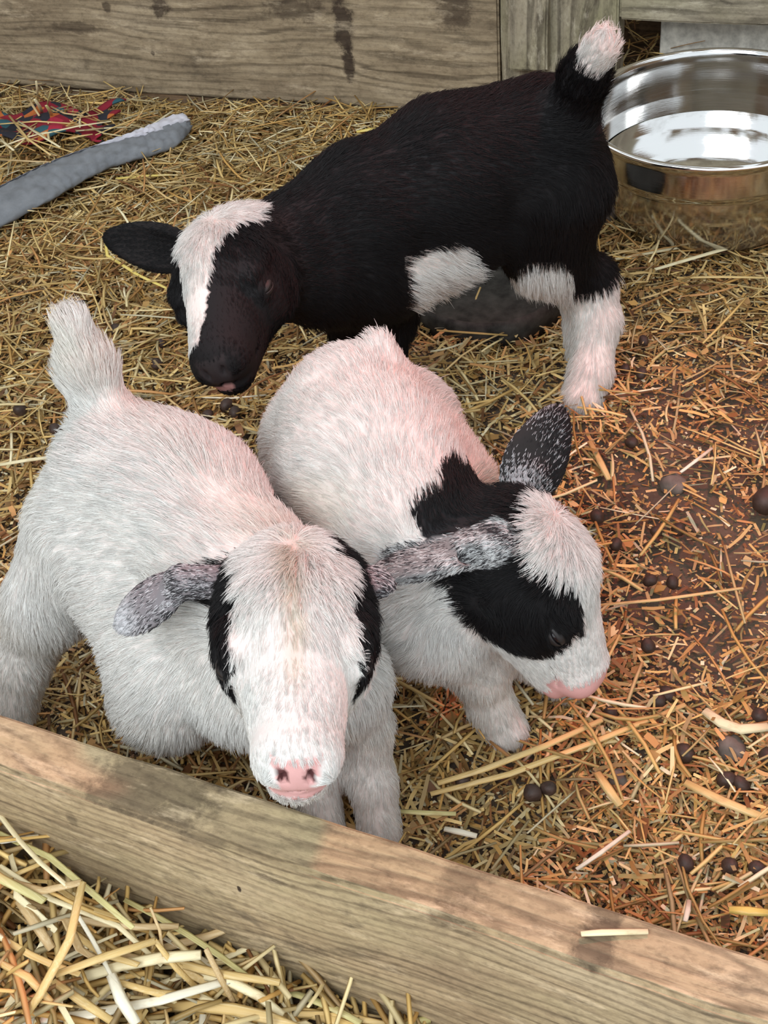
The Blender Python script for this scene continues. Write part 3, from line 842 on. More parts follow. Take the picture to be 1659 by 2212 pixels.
def mat_fur():
    m, n, l, b = nt('goat_fur'); a = attr(n, 'Col')
    l.new(a.outputs['Color'], b.inputs['Base Color']); b.inputs['Roughness'].default_value = .5; b.inputs['Specular IOR Level'].default_value = .28
    t = n.new('ShaderNodeBsdfTranslucent'); l.new(a.outputs['Color'], t.inputs['Color'])
    mx = n.new('ShaderNodeMixShader'); mx.inputs[0].default_value = .35; l.new(b.outputs[0], mx.inputs[1]); l.new(t.outputs[0], mx.inputs[2])
    l.new(mx.outputs[0], n['Material Output'].inputs[0]); return m


M_skin = mat_body(); M_fur = mat_fur()
M_eye = simple('dark_eye', (.012, .009, .010), .08, spec=.7)
M_hoof = simple('hoof_horn', (.20, .16, .12), .5, ns=80, amt=.3)


class Head:
    """x from poll to nose, z towards the forehead, y to the goat's left"""
    def __init__(s, poll, nose, dorsal, size=None):
        s.o = np.array(poll, float); x = unit(np.array(nose)-s.o); z = np.array(dorsal, float); z = unit(z-(z @ x)*x); y = np.cross(z, x)
        s.R = np.stack([x, y, z]); s.s = (np.linalg.norm(np.array(nose)-s.o)/.125) if size is None else size

    def w(s, p): return s.o+(np.array(p, float)*s.s) @ s.R
    def loc(s, V): return ((V-s.o) @ s.R.T)/s.s
    def dir(s, v): return unit(np.array(v, float) @ s.R)

    def prims(s):
        S = s.s; w = s.w
        def rc(a, b, ra, rb, k, fl=(-1, 0, 0), cut=False): return Rc(w(a), w(b), ra*S, rb*S, k*S, s.dir(fl), 'head', cut)
        def el(c, r, k, fl=(-1, 0, 0), cut=False, R=None): return El(w(c), np.array(r)*S, s.R if R is None else R, k*S, s.dir(fl), 'head', cut)
        L = [el((.030, 0, .000), (.041, .0345, .034), .012),
             rc((.050, 0, .005), (.104, 0, -.008), .0270, .0165, .016),
             rc((.055, 0, -.008), (.106, 0, -.014), .0270, .0168, .014),
             el((.1120, 0, -.011), (.0130, .0172, .0135), .008),
             rc((.030, 0, -.026), (.098, 0, -.027), .0190, .0115, .016),
             el((.111, 0, -.0290), (.0110, .0130, .0080), .004)]
        for q in (1, -1):
            L += [el((.044, q*.020, -.014), (.028, .015, .021), .014),
                  el((.058, q*.0270, .012), (.016, .0080, .006), .007),
                  el((.066, q*.0280, .0005), (.0105, .0065, .0085), .004),
                  el((.1145, q*.0110, -.013), (.009, .0060, .008), .005)]
        for q in (1, -1):
            a = s.dir((.55, q*.2, .75)); b_ = s.dir((0, 1, 0)); c = unit(np.cross(a, b_)); b_ = np.cross(c, a)
            L += [El(w((.1262, q*.0062, -.0085)), np.array((.0052, .0018, .0034))*S, np.stack([a, b_, c]), .0015*S, s.dir((-1, 0, 0)), 'head', True)]
            L += [rc((.1255, 0, -.0205), (.104, q*.0165, -.0205), .0016, .0014, .0012, cut=True), rc((.104, q*.0165, -.0205), (.090, q*.0205, -.0175), .0014, .0010, .0012, cut=True)]
        L += [rc((.128, 0, -.010), (.127, 0, -.020), .0008, .0007, .0015, cut=True)]
        return L


def ear_prims(head, base, tip, normal, width=.017, thick=.0048, cup=.0045):
    base = head.w(base); tip = np.array(tip, float); x = unit(tip-base); z = np.array(normal, float); z = unit(z-(z @ x)*x); y = np.cross(z, x)
    L = np.linalg.norm(tip-base); R = np.stack([x, y, z]); S = head.s
    c = base+x*L*.55
    a = [El(base+x*L*.44, (L*.40, width*S, thick*S), R, .003, x, 'ear'), El(base+x*L*.64, (L*.36, width*S*.72, thick*S*.9), R, .006, x, 'ear'), Rc(base-x*.004, base+x*L*.32, .0095*S, .0075*S, .010, x, 'ear')]
    if cup: a.append(El(base+x*L*.5+z*(thick*S*.95), (L*.40, width*S*.72, cup*S), R, .002, x, 'ear', True))
    return a


M_liddark = simple('dark_eyelid', (.014, .011, .011), .6)


def make_goat(name, label, prims, headf, coat, nfur, eyes_open, hoofs, lidm, step=.0026, seed=1):
    rng = np.random.default_rng(seed)
    root = empty(name, (0, 0, 0)); c0 = np.mean([h[0] for h in hoofs], 0); root.location = (c0[0], c0[1], 0); off = np.array([c0[0], c0[1], 0])
    tag(root, label, 'goat')
    V, Q = surface(prims, step); N = normals(prims, V)
    col, _ = coat(V, N, False)
    me = bpy.data.meshes.new('body'); me.from_pydata((V-off).tolist(), [], Q.tolist()); me.materials.append(M_skin)
    me.polygons.foreach_set('use_smooth', [True]*len(me.polygons))
    ca = me.color_attributes.new('Col', 'FLOAT_COLOR', 'POINT'); ca.data.foreach_set('color', np.concatenate([col, np.ones((len(V), 1))], 1).astype(np.float32).ravel())
    body = bpy.data.objects.new('body', me); COL.objects.link(body); body.parent = root
    # eyes
    for q in (1, -1):
        bm = bmesh.new(); bmesh.ops.create_uvsphere(bm, u_segments=20, v_segments=12, radius=1)
        e = bm_obj('eye', bm, M_eye, root, True); c = headf.w((.0670, q*.0300, -.0002)) - off; r = .0057*headf.s
        Mx = Matrix([list(headf.R[0]), list(headf.R[1]), list(headf.R[2])]).transposed().to_4x4()
        e.matrix_local = Matrix.Translation(c) @ Mx @ Matrix.Diagonal((r*1.10, r*.95, r*.85, 1))
        V2 = []; F2 = []; na, nb = 16, 7       # upper and lower lid as one shell with a slit
        for lo_, hi_ in ((9, 100), (-100, -9)):
            b0 = len(V2)
            for i in range(nb+1):
                t = math.radians(lo_+(hi_-lo_)*i/nb)
                for j in range(na+1):
                    a_ = math.pi*j/na
                    tt = t*(math.sin(a_)**.5 if i == (0 if lo_ > 0 else nb) else 1)
                    V2.append((math.cos(a_)*1.16, q*math.sin(a_)*math.cos(tt)*1.10, math.sin(a_)*math.sin(tt)*1.12+.0))
            for i in range(nb):
                for j in range(na): F2.append((b0+i*(na+1)+j, b0+i*(na+1)+j+1, b0+(i+1)*(na+1)+j+1, b0+(i+1)*(na+1)+j))
        lid = mesh_obj('eyelid', V2, F2, lidm, e, smooth=True)
        md = lid.modifiers.new('thickness', 'SOLIDIFY'); md.thickness = .12
    # hooves: two toes each
    for p, fd in hoofs:
        f = unit([fd[0], fd[1], 0]); s = np.array([-f[1], f[0], 0])
        bm = bmesh.new()
        for q in (1, -1):
            ring = []
            for z, sc, fo in ((0., 1, .004), (.009, .82, .001), (.017, .62, -.002)):
                ring.append([bm.verts.new(Vector(np.array(p)*[1, 1, 0]-off+f*(math.cos(t)*.0125*sc+fo)+s*(q*.0052+math.sin(t)*.0052*sc*(1-.45*max(0, math.cos(t))))+[0, 0, z+.001])) for t in np.linspace(0, 2*math.pi, 13)[:-1]])
            for a, b_ in ((0, 1), (1, 2)):
                for j in range(12): bm.faces.new((ring[a][j], ring[a][(j+1) % 12], ring[b_][(j+1) % 12], ring[b_][j]))
            bm.faces.new(ring[0][::-1]); bm.faces.new(ring[2])
        bm_obj('hoof', bm, M_hoof, root, True)
    if nfur: fur(root, off, V, Q, N, prims, headf, coat, int(nfur*(.3 if DRAFT else 1)), None, rng)
    return root


def fur(root, off, V, Q, N, prims, hd, coat, n, lenf, rng):
    T = np.concatenate([Q[:, [0, 1, 2]], Q[:, [0, 2, 3]]])
    a, b, c = V[T[:, 0]], V[T[:, 1]], V[T[:, 2]]
    ar = np.linalg.norm(np.cross(b-a, c-a), axis=1)
    ctr = (a+b+c)/3; nn = N[T[:, 0]]
    face = ((CPOS-ctr)*nn).sum(1) > -.05
    ar = ar*np.where(face, 1, .4)*np.where(ctr[:, 2] < .004, 0, 1)
    hl = hd.loc(ctr); onhead = (hl[:, 0] > -.005) & (np.linalg.norm(hl-[.06, 0, 0], axis=1) < .075)
    ar = ar*np.where(onhead, np.where(hl[:, 0] > .08, 4.5, 2.0), 1)*np.where(near(prims, ctr, 'ear'), 4.5, 1)
    pick = rng.choice(len(T), n, p=ar/ar.sum()); r1 = np.sqrt(rng.random(n)); r2 = rng.random(n)
    wts = np.stack([1-r1, r1*(1-r2), r1*r2], 1)
    p0 = (V[T[pick]]*wts[..., None]).sum(1); nrm = (N[T[pick]]*wts[..., None]).sum(1); nrm /= np.linalg.norm(nrm, axis=1)[:, None]
    col, ln = coat(p0, nrm, True)
    k = ln > .0008; p0, nrm, col, ln = p0[k], nrm[k], col[k], ln[k]; n = len(p0)
    fl = flows(prims, p0); hl = hd.loc(p0)
    # head hair: whorl on the forehead, lying back along the face
    wc = np.array([.018, 0, .03]); rad = hl-wc; rad[:, 2] *= .3
    hf = rad/(np.linalg.norm(rad, axis=1)[:, None]+.014)
    face_f = np.stack([np.full(n, 1.), np.sign(hl[:, 1])*.55*np.clip(np.abs(hl[:, 1])/.01, 0, 1), np.zeros(n)], 1)
    t_ = np.clip((hl[:, 0]-.045)/.03, 0, 1)[:, None]; hflow = (hf*(1-t_)+face_f*t_) @ hd.R
    hw = np.array([1. if c_.part == 'head' else 0. for c_ in prims if not c_.cut])
    Dp = np.stack([np.clip(c_.d(p0), -.01, .1) for c_ in prims if not c_.cut], 1); E = np.exp(-Dp/.004); hwt = ((E*hw).sum(1)/(E.sum(1)+1e-9))[:, None]
    fl = fl*(1-hwt)+hflow*hwt
    fl = fl+np.stack([wob(p0, 60, 11), wob(p0, 60, 12), wob(p0, 60, 13)], 1)*.16 + np.stack([wob(p0, 260, 21), wob(p0, 260, 22), wob(p0, 260, 23)], 1)*.13
    fl -= (fl*nrm).sum(1)[:, None]*nrm; fl /= np.linalg.norm(fl, axis=1)[:, None]+1e-9
    lift = np.clip(.36+.12*wob(p0, 90, 5)+rng.normal(0, .08, n), .1, .9)+np.clip(ln/.02, 0, 1)*.12
    lift = np.where((hwt[:, 0] > .5) & (hl[:, 0] < .06) & (hl[:, 2] > .01), lift+.32, lift)
    L = ln*rng.uniform(.7, 1.15, n)
    K = 5; s = np.linspace(0, 1, K)
    jit = rng.normal(0, .12, (n, 3))
    PT = np.empty((n, K, 3))
    for i, t in enumerate(s):
        PT[:, i] = p0-nrm*.0006+(L*t)[:, None]*(fl*(.85+.1*t)+nrm*(lift*(1-.45*t))[:, None]+jit*t+np.array([0, 0, -.14])*t)
    # clump tips
    cell = .0038; key = np.floor((p0+rng.normal(0, .0007, (n, 3)))/cell).astype(np.int64); kk = key[:, 0]*73856093 ^ key[:, 1]*19349663 ^ key[:, 2]*83492791
    _, inv = np.unique(kk, return_inverse=True); cn = np.bincount(inv)
    for i, t in enumerate(s):
        mean = np.stack([np.bincount(inv, PT[:, i, q_])/cn for q_ in range(3)], 1)[inv]
        PT[:, i] += (mean-PT[:, i])*(.62*t)
    cv = bpy.data.hair_curves.new('fur'); cv.add_curves([K]*n)
    cv.position_data.foreach_set('vector', (PT-off).reshape(-1, 3).astype(np.float32).ravel())
    rad_ = cv.attributes.get('radius') or cv.attributes.new('radius', 'FLOAT', 'POINT')
    rr = (np.array([.00019, .00018, .00015, .00011, .00004])[None]*rng.uniform(.8, 1.2, (n, 1))*np.where(hwt > .5, .85, 1)).astype(np.float32)
    rad_.data.foreach_set('value', rr.ravel())
    ca = cv.attributes.new('Col', 'FLOAT_COLOR', 'CURVE')
    cm = rng.uniform(.88, 1.06, inv.max()+1)[inv][:, None]
    cc = np.clip(col*rng.uniform(.82, 1.10, (n, 1))*cm, 0, .95)
    ca.data.foreach_set('color', np.concatenate([cc, np.ones((n, 1))], 1).astype(np.float32).ravel())
    cv.materials.append(M_fur)
    o = bpy.data.objects.new('fur', cv); COL.objects.link(o); o.parent = root; tag(o, kind='stuff'); return o


WHITE = np.array([.86, .85, .825]); CREAM = np.array([.80, .71, .58]); BLACK = np.array([.012, .011, .012]); PINK = np.array([.66, .36, .34]); PALEP = np.array([.86, .66, .60])


def lerp(a, b, t): return a*(1-t[:, None])+b*t[:, None]


def sm(x, a, b): t = np.clip((x-a)/(b-a), 0, 1); return t*t*(3-2*t)


def ell(V, c, r): return np.linalg.norm((V-np.array(c))/np.array(r), axis=1)


def head_len(h, ln):                 # hair shortens along the face, none on the nose pad
    ln = np.where(h[:, 0] > .045, np.minimum(ln, .009), ln)
    ln = np.where(h[:, 0] > .075, np.minimum(ln, .0055), ln)
    ln = np.where(h[:, 0] > .098, np.minimum(ln, .0055), ln)
    e = np.minimum(ell(h, (.067, .032, 0), (.0085, .008, .0048)), ell(h, (.067, -.032, 0), (.0085, .008, .0048)))
    return np.where(e < 1, 0, ln)


def nosepad(h): return (h[:, 0] > .1130) & (h[:, 0] < .137) & (np.abs(h[:, 1]) < .0095+.30*(h[:, 2]+.008)) & (h[:, 2] > -.0200) & (h[:, 2] < -.0005)
def nostril(h): return np.minimum(ell(h, (.1262, .0062, -.0085), (.006, .0024, .0040)), ell(h, (.1262, -.0062, -.0085), (.006, .0024, .0040))) < 1
def lips(h): return (h[:, 0] > .098) & (np.abs(h[:, 2]+.0230) < .0055) & (h[:, 0] < .13) & (np.abs(h[:, 1]) < .03)


def near(prims, V, part):
    d = np.full(len(V), 1.)
    for c in prims:
        if c.part == part and not c.cut: d = np.minimum(d, c.d(V))
    return d < .0038


# ---- front white kid, looking at the viewer
def goat_front():
    pl = P(634, 1228, .222); h = Head(pl, pl+PN(.06, -.63, .77)*.125*1.12, PN(.02, .77, .63), 1.12)
    S = []
    back = unit(P(270, 1020, .2)-P(560, 1240, .19)); dn = np.array([0, 0, -1.])
    def rc(a, b, ra, rb, k=.02, fl=None, part='body'): S.append(Rc(P(*a), P(*b), ra, rb, k, fl, part))
    rc((272, 1030, .200), (385, 1095, .192), .046, .050, fl=back+dn*.3)
    rc((385, 1095, .192), (500, 1235, .185), .050, .044, fl=back+dn*.2)
    rc((240, 1120, .175), (320, 1230, .150), .042, .048, fl=back+dn*.7)
    rc((320, 1230, .150), (385, 1400, .125), .048, .041, fl=back+dn*.9)
    rc((385, 1400, .125), (365, 1500, .095), .041, .037, fl=dn+back*.6)
    rc((520, 1290, .165), (560, 1450, .130), .044, .042, fl=dn+back*.4)
    rc((560, 1450, .130), (680, 1490, .120), .040, .030, fl=dn)
    S.append(Rc(P(510, 1250, .19), h.w((.012, 0, -.012)), .042, .028, .02, back+dn*.2))
    # hind legs
    rc((185, 1150, .165), (105, 1300, .105), .038, .027, fl=dn); rc((105, 1300, .105), (55, 1430, .055), .027, .017, .015, dn); rc((55, 1430, .055), (25, 1570, .008), .016, .0145, .012, dn)
    rh2 = P(170, 1350, .008); 
    S.append(Rc(P(330, 1080, .16), P(300, 1190, .10)+[.0, .035, 0], .036, .026, .02, dn)); S.append(Rc(P(300, 1190, .10)+[0, .035, 0], P(290, 1330, .008)+[0, .0, 0], .024, .014, .015, dn))
    # forelegs
    rc((745, 1460, .125), (785, 1570, .080), .021, .016, .02, dn); rc((785, 1570, .080), (803, 1690, .040), .016, .0128, .01, dn); rc((806, 1690, .040), (820, 1795, .010), .0128, .0140, .01, dn)
    rc((620, 1500, .115), (675, 1640, .055), .024, .016, .02, dn); rc((672, 1640, .055), (700, 1800, .010), .0140, .0135, .01, dn)
    rc((670, 1490, .115), (735, 1460, .120), .030, .023, .02, dn)
    # tail, held up
    tdir = unit(P(160, 715, .285)-P(225, 900, .235))
    rc((228, 905, .232), (190, 800, .262), .017, .0155, .012, tdir+[0, 0, .2]); rc((190, 800, .262), (158, 712, .288), .0155, .0105, .008, tdir)
    S += h.prims()
    e1 = ear_prims(h, (.014, -.026, .004), P(262, 1345, .205), PN(-.1, .75, .6), .0150, .0046, 0)
    mid = P(395, 1255, .232)
    e1 = [Rc(h.w((.014, -.026, .004)), mid, .0095, .0090, .008, mid-h.w((.014, -.026, .004)), 'ear'),
          El((mid+P(255, 1350, .205))/2, (.0265, .0145, .0052), None, .006, P(255, 1350, .205)-mid, 'ear')]
    x = unit(P(255, 1350, .205)-mid); z = PN(.1, .5, .8); z = unit(z-(z @ x)*x); e1[1].R = np.stack([x, np.cross(z, x), z])
    # far ear hangs behind the cheek
    e2 = ear_prims(h, (.012, .027, .002), P(845, 1270, .225), PN(.3, .6, .4), .0125, .0045, 0)
    S += e1+e2

    def coat(V, N, furry):
        n = len(V); hl = h.loc(V); col = np.tile(WHITE, (n, 1)); w1 = wob(V, 130, 3)*.5+wob(V, 420, 4)*.3
        ear = near(S, V, 'ear'); col = lerp(col, CREAM, sm(wob(V, 28, 7), .2, 1.2)*.45)
        x, y, z = hl.T; ay = np.abs(y)
        # tan line down the middle of the face
        col = lerp(col, CREAM*.86, np.exp(-((y/.0045)**2))*sm(x, .0, .03)*(1-sm(x, .08, .1))*.7)
        edge = .0235+.0050*sm(x, .035, .07)+.0016*w1
        blk = (ay > edge) & (x > -.004) & (x < .075+.002*w1) & (z > -.016) & ~ear
        blk |= (y > .012+.003*w1) & (x > -.022) & (x < .020) & (z > -.012) & (y > .016-(x+.012)*.2) & ~ear
        blk &= ~(ell(hl, (.074, -.031, .000), (.004, .02, .004)) < 1)
        spk = (wob(V, 420, 31)+wob(V, 900, 32)*.8 > -.15)
        mid_ = np.clip(np.linalg.norm(V-h.o, axis=1)/.10, 0, 1)
        col[blk] = BLACK
        if furry: spk = np.random.default_rng(4).random(n) < .62-.25*sm(wob(V, 260, 31), -.6, .8)
        if furry: spk = np.random.default_rng(4).random(n) < .60-.16*wob(V, 200, 31)
        ec = np.where(spk[:, None], np.array([.06, .055, .06]), np.array([.76, .74, .76])) if furry else np.tile([.20, .18, .19], (n, 1)); ec = lerp(ec, np.array([.72, .72, .74]), sm(mid_, .86, 1.05)*.8)
        col[ear] = ec[ear]
        nl = nosepad(hl) | lips(hl); inn = ell(hl, (.0635, np.sign(.5)*0, 0), (1, 1, 1))
        if not furry:
            body = ~(blk | ear); col[body] = lerp(col, PALEP, np.full(n, .35))[body]*.8
        col[nl] = PINK*.95 if not furry else PALEP
        col[nostril(hl)] = np.array([.10, .035, .035])
        ln = np.full(n, .0125); ln[V[:, 2] < .09] = .0085; ln = np.where(V[:, 2] < .018, .006, ln)
        ln = np.where((V[:, 2] > .225) & (x < -.03) & (V[:, 0] < -.10), .017, ln)
        hd_ = (x > -.005) & (np.linalg.norm(hl-[.06, 0, 0], axis=1) < .08); ln = np.where(hd_, head_len(hl, np.full(n, .0135)), ln)
        ln = np.where(ear, .0045, ln); ln = np.where(nosepad(hl), .0, ln); ln = np.where(lips(hl), .0012, ln)
        return col, ln
    fwd = (.6, -.8)
    hoofs = [(P(25, 1585, 0), fwd), (P(290, 1350, 0), fwd), (P(820, 1812, 0), fwd), (P(702, 1818, 0), fwd)]
    return make_goat('goat_kid', 'white goat kid facing the viewer, black stripes beside its face, muzzle over the plank', S, h, coat, 125000, .8, hoofs, M_liddark, seed=3)


# ---- middle white kid, head turned right with black patch
def goat_middle():
    h = Head(P(1064, 1120, .192), P(1262, 1394, .104), PN(.83, .45, .34), 1.07)
    S = []; dn = np.array([0, 0, -1.]); back = unit(P(770, 900, .19)-P(900, 1150, .18))
    def rc(a, b, ra, rb, k=.02, fl=None, part='body'): S.append(Rc(P(*a), P(*b), ra, rb, k, fl, part))
    rc((765, 905, .190), (800, 1010, .182), .050, .054, fl=back+dn*.3)
    rc((800, 1010, .182), (890, 1150, .172), .054, .047, fl=back+dn*.2)
    rc((720, 960, .16), (745, 1080, .145), .044, .048, fl=back+dn*.6)
    rc((745, 1080, .145), (850, 1260, .125), .048, .044, fl=back+dn*.8)
    rc((850, 1260, .125), (925, 1330, .112), .044, .034, fl=dn+back*.5)
    rc((905, 940, .16), (985, 1040, .15), .030, .026, fl=back+dn*.6)
    S.append(Rc(P(905, 1150, .170), h.w((.014, 0, -.012)), .042, .029, .02, back))
    S.append(Rc(P(925, 1300, .125), h.w((.03, 0, -.022)), .034, .018, .02, back+dn*.5))
    # right foreleg, in view
    rc((960, 1370, .105), (1035, 1450, .060), .024, .017, .02, dn); rc((1035, 1450, .060), (1060, 1520, .030), .0165, .0145, .01, dn); rc((1060, 1520, .030), (1092, 1576, .009), .0145, .0150, .008, dn+[.3, -.3, 0])
    # left foreleg, mostly behind the muzzle
    rc((1040, 1310, .100), (1150, 1400, .050), .024, .018, .02, dn); rc((1150, 1400, .050), (1222, 1478, .009), .0165, .0150, .01, dn)
    # hind legs, hidden by the other kid
    rc((690, 950, .160), (640, 1120, .085), .036, .024, .02, dn); rc((640, 1120, .085), (640, 1330, .008), .020, .014, .015, dn)
    rc((870, 900, .16), (900, 1060, .085), .034, .024, .02, dn); rc((900, 1060, .085), (880, 1230, .008), .018, .014, .015, dn)
    td = unit(P(798, 712, .235)-P(820, 790, .225)); rc((825, 805, .216), (818, 745, .232), .013, .0085, .012, td)
    S += h.prims()
    e1 = ear_prims(h, (.012, .026, .004), P(1215, 880, .215), PN(.5, .1, .8), .0215, .0046, .0)
    x = unit(P(800, 1245, .190)-h.w((.004, -.025, .002))); b0 = h.w((.004, -.025, .002))
    e2 = [Rc(b0, b0+x*.018, .011, .010, .008, x, 'ear')]
    L = np.linalg.norm(P(800, 1245, .190)-b0); z = PN(.0, .85, .5); z = unit(z-(z @ x)*x)
    e2 += [El(b0+x*L*.55, (L*.46, .0155, .0068), np.stack([x, np.cross(z, x), z]), .005, x, 'ear'),
           El(b0+x*.016+PN(0, -.3, 1)*.0085, (.0095, .0060, .0050), np.stack([x, np.cross(z, x), z]), .002, x, 'ear', True)]
    S += e1+e2

    def coat(V, N, furry):
        n = len(V); hl = h.loc(V); col = np.tile(WHITE, (n, 1)); w1 = wob(V, 130, 3)*.5+wob(V, 420, 4)*.3
        ear = near(S, V, 'ear'); col = lerp(col, CREAM, sm(wob(V, 26, 9), .2, 1.2)*.35)
        x, y, z = hl.T
        side = ell(hl, (.034, -.036, -.006), (.050, .028, .034)) + .05*w1 < 1
        crown = (z < .045) & (x < .016-.004*w1) & (x > -.034+.006*w1) & (z > -.030) & (y > -.045) & (y < .028)
        topb = (x < .030) & (x > -.02) & (y > .026) & (y < .048) & (z > -.02) & (z < .035)
        blk = (side | crown | topb)
        star = (ell(hl, (.025, -.009, .034), (.026, .026, .036)) + .10*w1 < 1) | ((x > .03) & (z > .010+.003*w1) & (y > -.022+.004*w1))
        blk &= ~(star & ~ear); blk &= (x < .083)
        col[blk & ~ear] = BLACK
        nearear = ear & (((V-h.o) @ h.R[1]) < 0)
        spk = wob(V, 420, 31)+wob(V, 900, 32)*.8 > -.5
        if furry: spk = np.random.default_rng(5).random(n) < .90-.55*(1-sm(np.linalg.norm(V-h.o, axis=1), .035, .060))
        ec = np.where(spk[:, None], np.array([.022, .02, .022]), np.array([.62, .62, .64]))
        ec2 = np.where((np.random.default_rng(6).random(n) < .52-.3*wob(V, 200, 8))[:, None], np.array([.05, .045, .05]), np.array([.78, .78, .78]))
        if not furry: ec[:] = .02; ec2[:] = .2
        col[ear] = ec[ear]; col[nearear] = ec2[nearear]
        nl = nosepad(hl) | lips(hl)
        if not furry:
            body = ~(blk | ear); col[body] = lerp(col, PALEP, np.full(n, .35))[body]*.8
        col[nl] = PINK*.9 if not furry else PALEP
        tipm = (x > .1085+.25*np.clip(z+.012, -.01, .02)+.0012*w1) & (x < .137) & (np.abs(y) < .026) & (z > -.042) & (z < .012) & ~blk; col[tipm] = PINK*1.12
        col[nostril(hl)] = np.array([.10, .035, .035])
        ln = np.full(n, .0120); ln[V[:, 2] < .06] = .009; ln = np.where(V[:, 2] < .016, .007, ln)
        hd_ = (x > -.005) & (np.linalg.norm(hl-[.06, 0, 0], axis=1) < .08); ln = np.where(hd_, head_len(hl, np.full(n, .0125)), ln)
        ln = np.where(ear, .0050, ln); ln = np.where(nosepad(hl), .0, ln); ln = np.where(lips(hl), .0012, ln); ln = np.where(tipm, .0014, ln)
        return col, ln
    fwd = (.5, -.85)
    hoofs = [(P(1090, 1590, 0), fwd), (P(1224, 1488, 0), (.8, -.6)), (P(640, 1345, 0), fwd), (P(880, 1245, 0), fwd)]
    return make_goat('goat_kid', 'white goat kid with a black eye patch, head lowered to the right in profile', S, h, coat, 110000, .8, hoofs, M_liddark, seed=5)


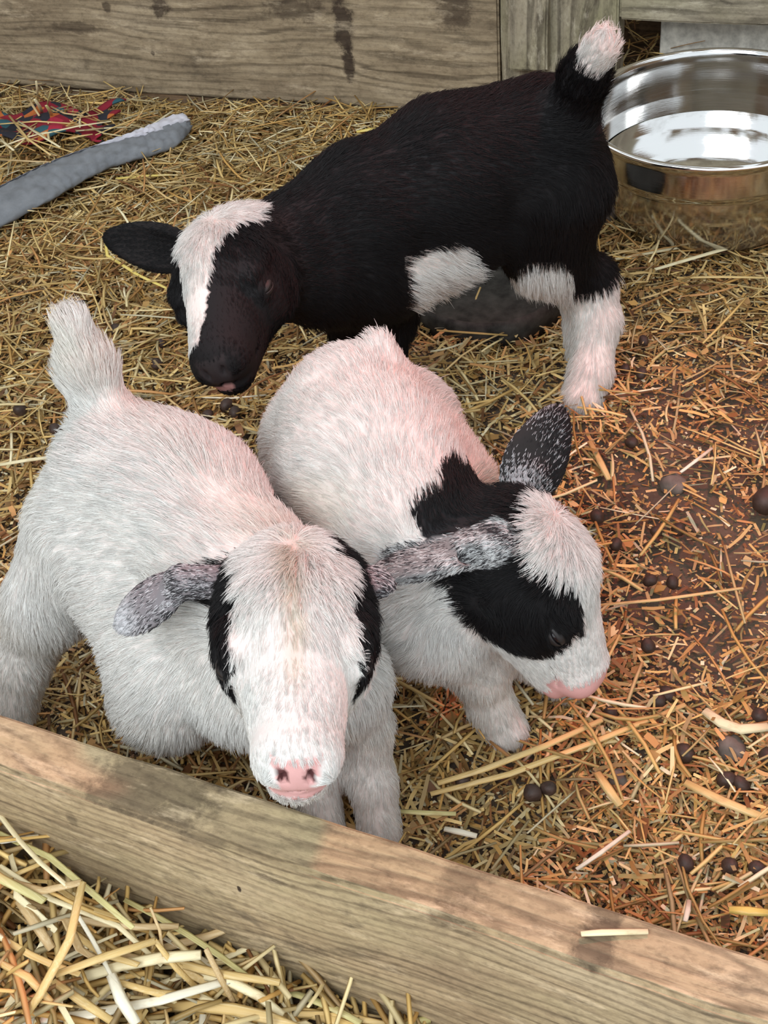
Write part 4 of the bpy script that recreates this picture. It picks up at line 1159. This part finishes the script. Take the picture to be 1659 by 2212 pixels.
# ---- black kid behind
def goat_black():
    pl = P(522, 512, .218); h = Head(pl, pl+PN(-.10, -.74, .66)*.14, PN(-.45, .55, .70), 1.14)
    S = []; dn = np.array([0, 0, -1.]); back = unit(P(1160, 300, .24)-P(810, 440, .23))
    def rc(a, b, ra, rb, k=.02, fl=None, part='body'): S.append(Rc(P(*a), P(*b), ra, rb, k, fl, part))
    rc((1155, 305, .235), (965, 365, .225), .050, .052, fl=back+dn*.35)
    rc((965, 365, .225), (810, 440, .212), .052, .048, fl=back+dn*.3)
    rc((1120, 410, .19), (970, 465, .178), .046, .048, fl=back+dn*.6)
    rc((970, 465, .178), (810, 560, .160), .048, .046, fl=back+dn*.6)
    rc((810, 560, .160), (700, 600, .165), .042, .036, fl=dn+back*.4)
    S.append(Rc(P(770, 450, .21), h.w((.018, 0, -.010)), .044, .033, .025, back))
    S.append(Rc(P(750, 580, .165), h.w((.035, 0, -.022)), .034, .020, .025, back+dn*.6))
    # near hind leg
    rc((1200, 400, .200), (1175, 520, .145), .046, .034, .02, dn+back*.2); rc((1185, 520, .145), (1262, 620, .088), .032, .0215, .018, dn); rc((1280, 600, .095), (1290, 690, .062), .0205, .0180, .012, dn)
    rc((1290, 690, .062), (1278, 800, .026), .0180, .0165, .01, dn); rc((1278, 800, .026), (1258, 858, .010), .0175, .0170, .008, dn+[-.3, -.2, 0])
    # far hind leg
    rc((1180, 440, .18), (1160, 540, .12), .036, .028, .02, dn); rc((1165, 540, .12), (1250, 620, .07), .026, .019, .015, dn); rc((1250, 620, .07), (1262, 770, .009), .0165, .015, .01, dn)
    # near foreleg and far foreleg
    rc((825, 570, .150), (842, 680, .090), .034, .022, .02, dn); rc((842, 680, .090), (820, 880, .010), .020, .0155, .012, dn)
    rc((740, 600, .150), (765, 700, .090), .030, .020, .02, dn); rc((765, 700, .090), (735, 850, .010), .018, .0155, .012, dn)
    # white tuft under the belly behind the elbow
    rc((900, 545, .150), (915, 590, .135), .030, .020, .015, dn+back*.3)
    td = unit(P(1302, 95, .335)-P(1235, 240, .27)); rc((1228, 250, .262), (1262, 165, .300), .021, .0165, .015, td+[0, 0, .3]); rc((1262, 165, .300), (1300, 95, .332), .0160, .0105, .01, td+[0, 0, .3])
    S += h.prims()
    e1 = ear_prims(h, (.012, -.027, .004), P(224, 512, .215), PN(-.25, -.3, 1), .0170, .0048, .0042)
    e2 = ear_prims(h, (.012, .027, .002), P(700, 500, .205), PN(.35, -.1, 1), .0115, .0048, .0042)
    S += e1+e2

    def coat(V, N, furry):
        n = len(V); hl = h.loc(V); col = np.tile(BLACK, (n, 1)); w1 = wob(V, 130, 3)*.5+wob(V, 420, 4)*.3
        ear = near(S, V, 'ear'); x, y, z = hl.T
        lf = .026-.008*sm(x, .018, .035)-.013*sm(x, .040, .072)-.008*sm(x, .075, .11)
        blaze = (z > .0) & (x > -.004) & (x < .112) & (y < lf+.0025*w1) & (y > -.024+.006*sm(x, .02, .05)+.0025*w1) & ~ear
        blaze |= (ell(hl, (.014, -.001, .030), (.020, .026, .02)) + .1*w1 < 1) & ~ear
        wht = blaze
        # belly tuft, stocking of the near hind leg, tail tip, chin
        tz = P(905, 560, .165); d = np.linalg.norm((V-tz)/[.042, .05, .040], axis=1)+.10*w1
        side = ((V-tz) @ back) > -.022
        wht = wht | ((d < 1) & side & (V[:, 2] < .185) & (V[:, 2] > .10))
        leg = (V[:, 0] > P(1180, 700, .08)[0]-.06) & (V[:, 2] < .098+.004*w1)
        kn = P(1170, 600, .115); wht = wht | leg | (np.linalg.norm((V-kn)/[.026, .06, .040], axis=1)+.1*w1 < 1)
        tt = P(1302, 90, .335); wht = wht | (np.linalg.norm(V-tt, axis=1)+.003*w1 < .029)
        col[wht] = WHITE
        inner = ear & furry; nl = nosepad(hl)
        if not furry: col[wht] = PALEP*.5+WHITE*.5; col[ear] = np.array([.013, .010, .010])
        lp = lips(hl); col[nl] = np.array([.03, .024, .025]); col[lp & (x > .118) & (z < -.0225) & (y < .003)] = PINK*.6
        ln = np.full(n, .0125); ln = np.where(V[:, 2] < .10, .011, ln); ln = np.where(wht & (V[:, 2] > .1) & (V[:, 2] < .17), .022, ln)
        ln = np.where(np.linalg.norm(V-tt, axis=1) < .1, .016, ln)
        hd_ = (x > -.005) & (np.linalg.norm(hl-[.06, 0, 0], axis=1) < .08); ln = np.where(hd_, head_len(hl, np.full(n, .0125)), ln)
        ln = np.where(hd_ & ~wht, ln*.7, ln)
        ln = np.where(ear, .0050, ln); ln = np.where(nl, .0, ln); ln = np.where(lp, .0008, ln)
        return col, ln
    fwd = (-.7, -.7)
    hoofs = [(P(1256, 872, 0), (-.5, -.8)), (P(1262, 780, 0), (-.5, -.8)), (P(818, 890, 0), fwd), (P(733, 862, 0), fwd)]
    return make_goat('goat_kid', 'black goat kid with a white blaze and white-tipped tail standing by the bowl', S, h, coat, 115000, .9, hoofs, M_liddark, seed=9)


goat_front(); goat_middle(); goat_black()
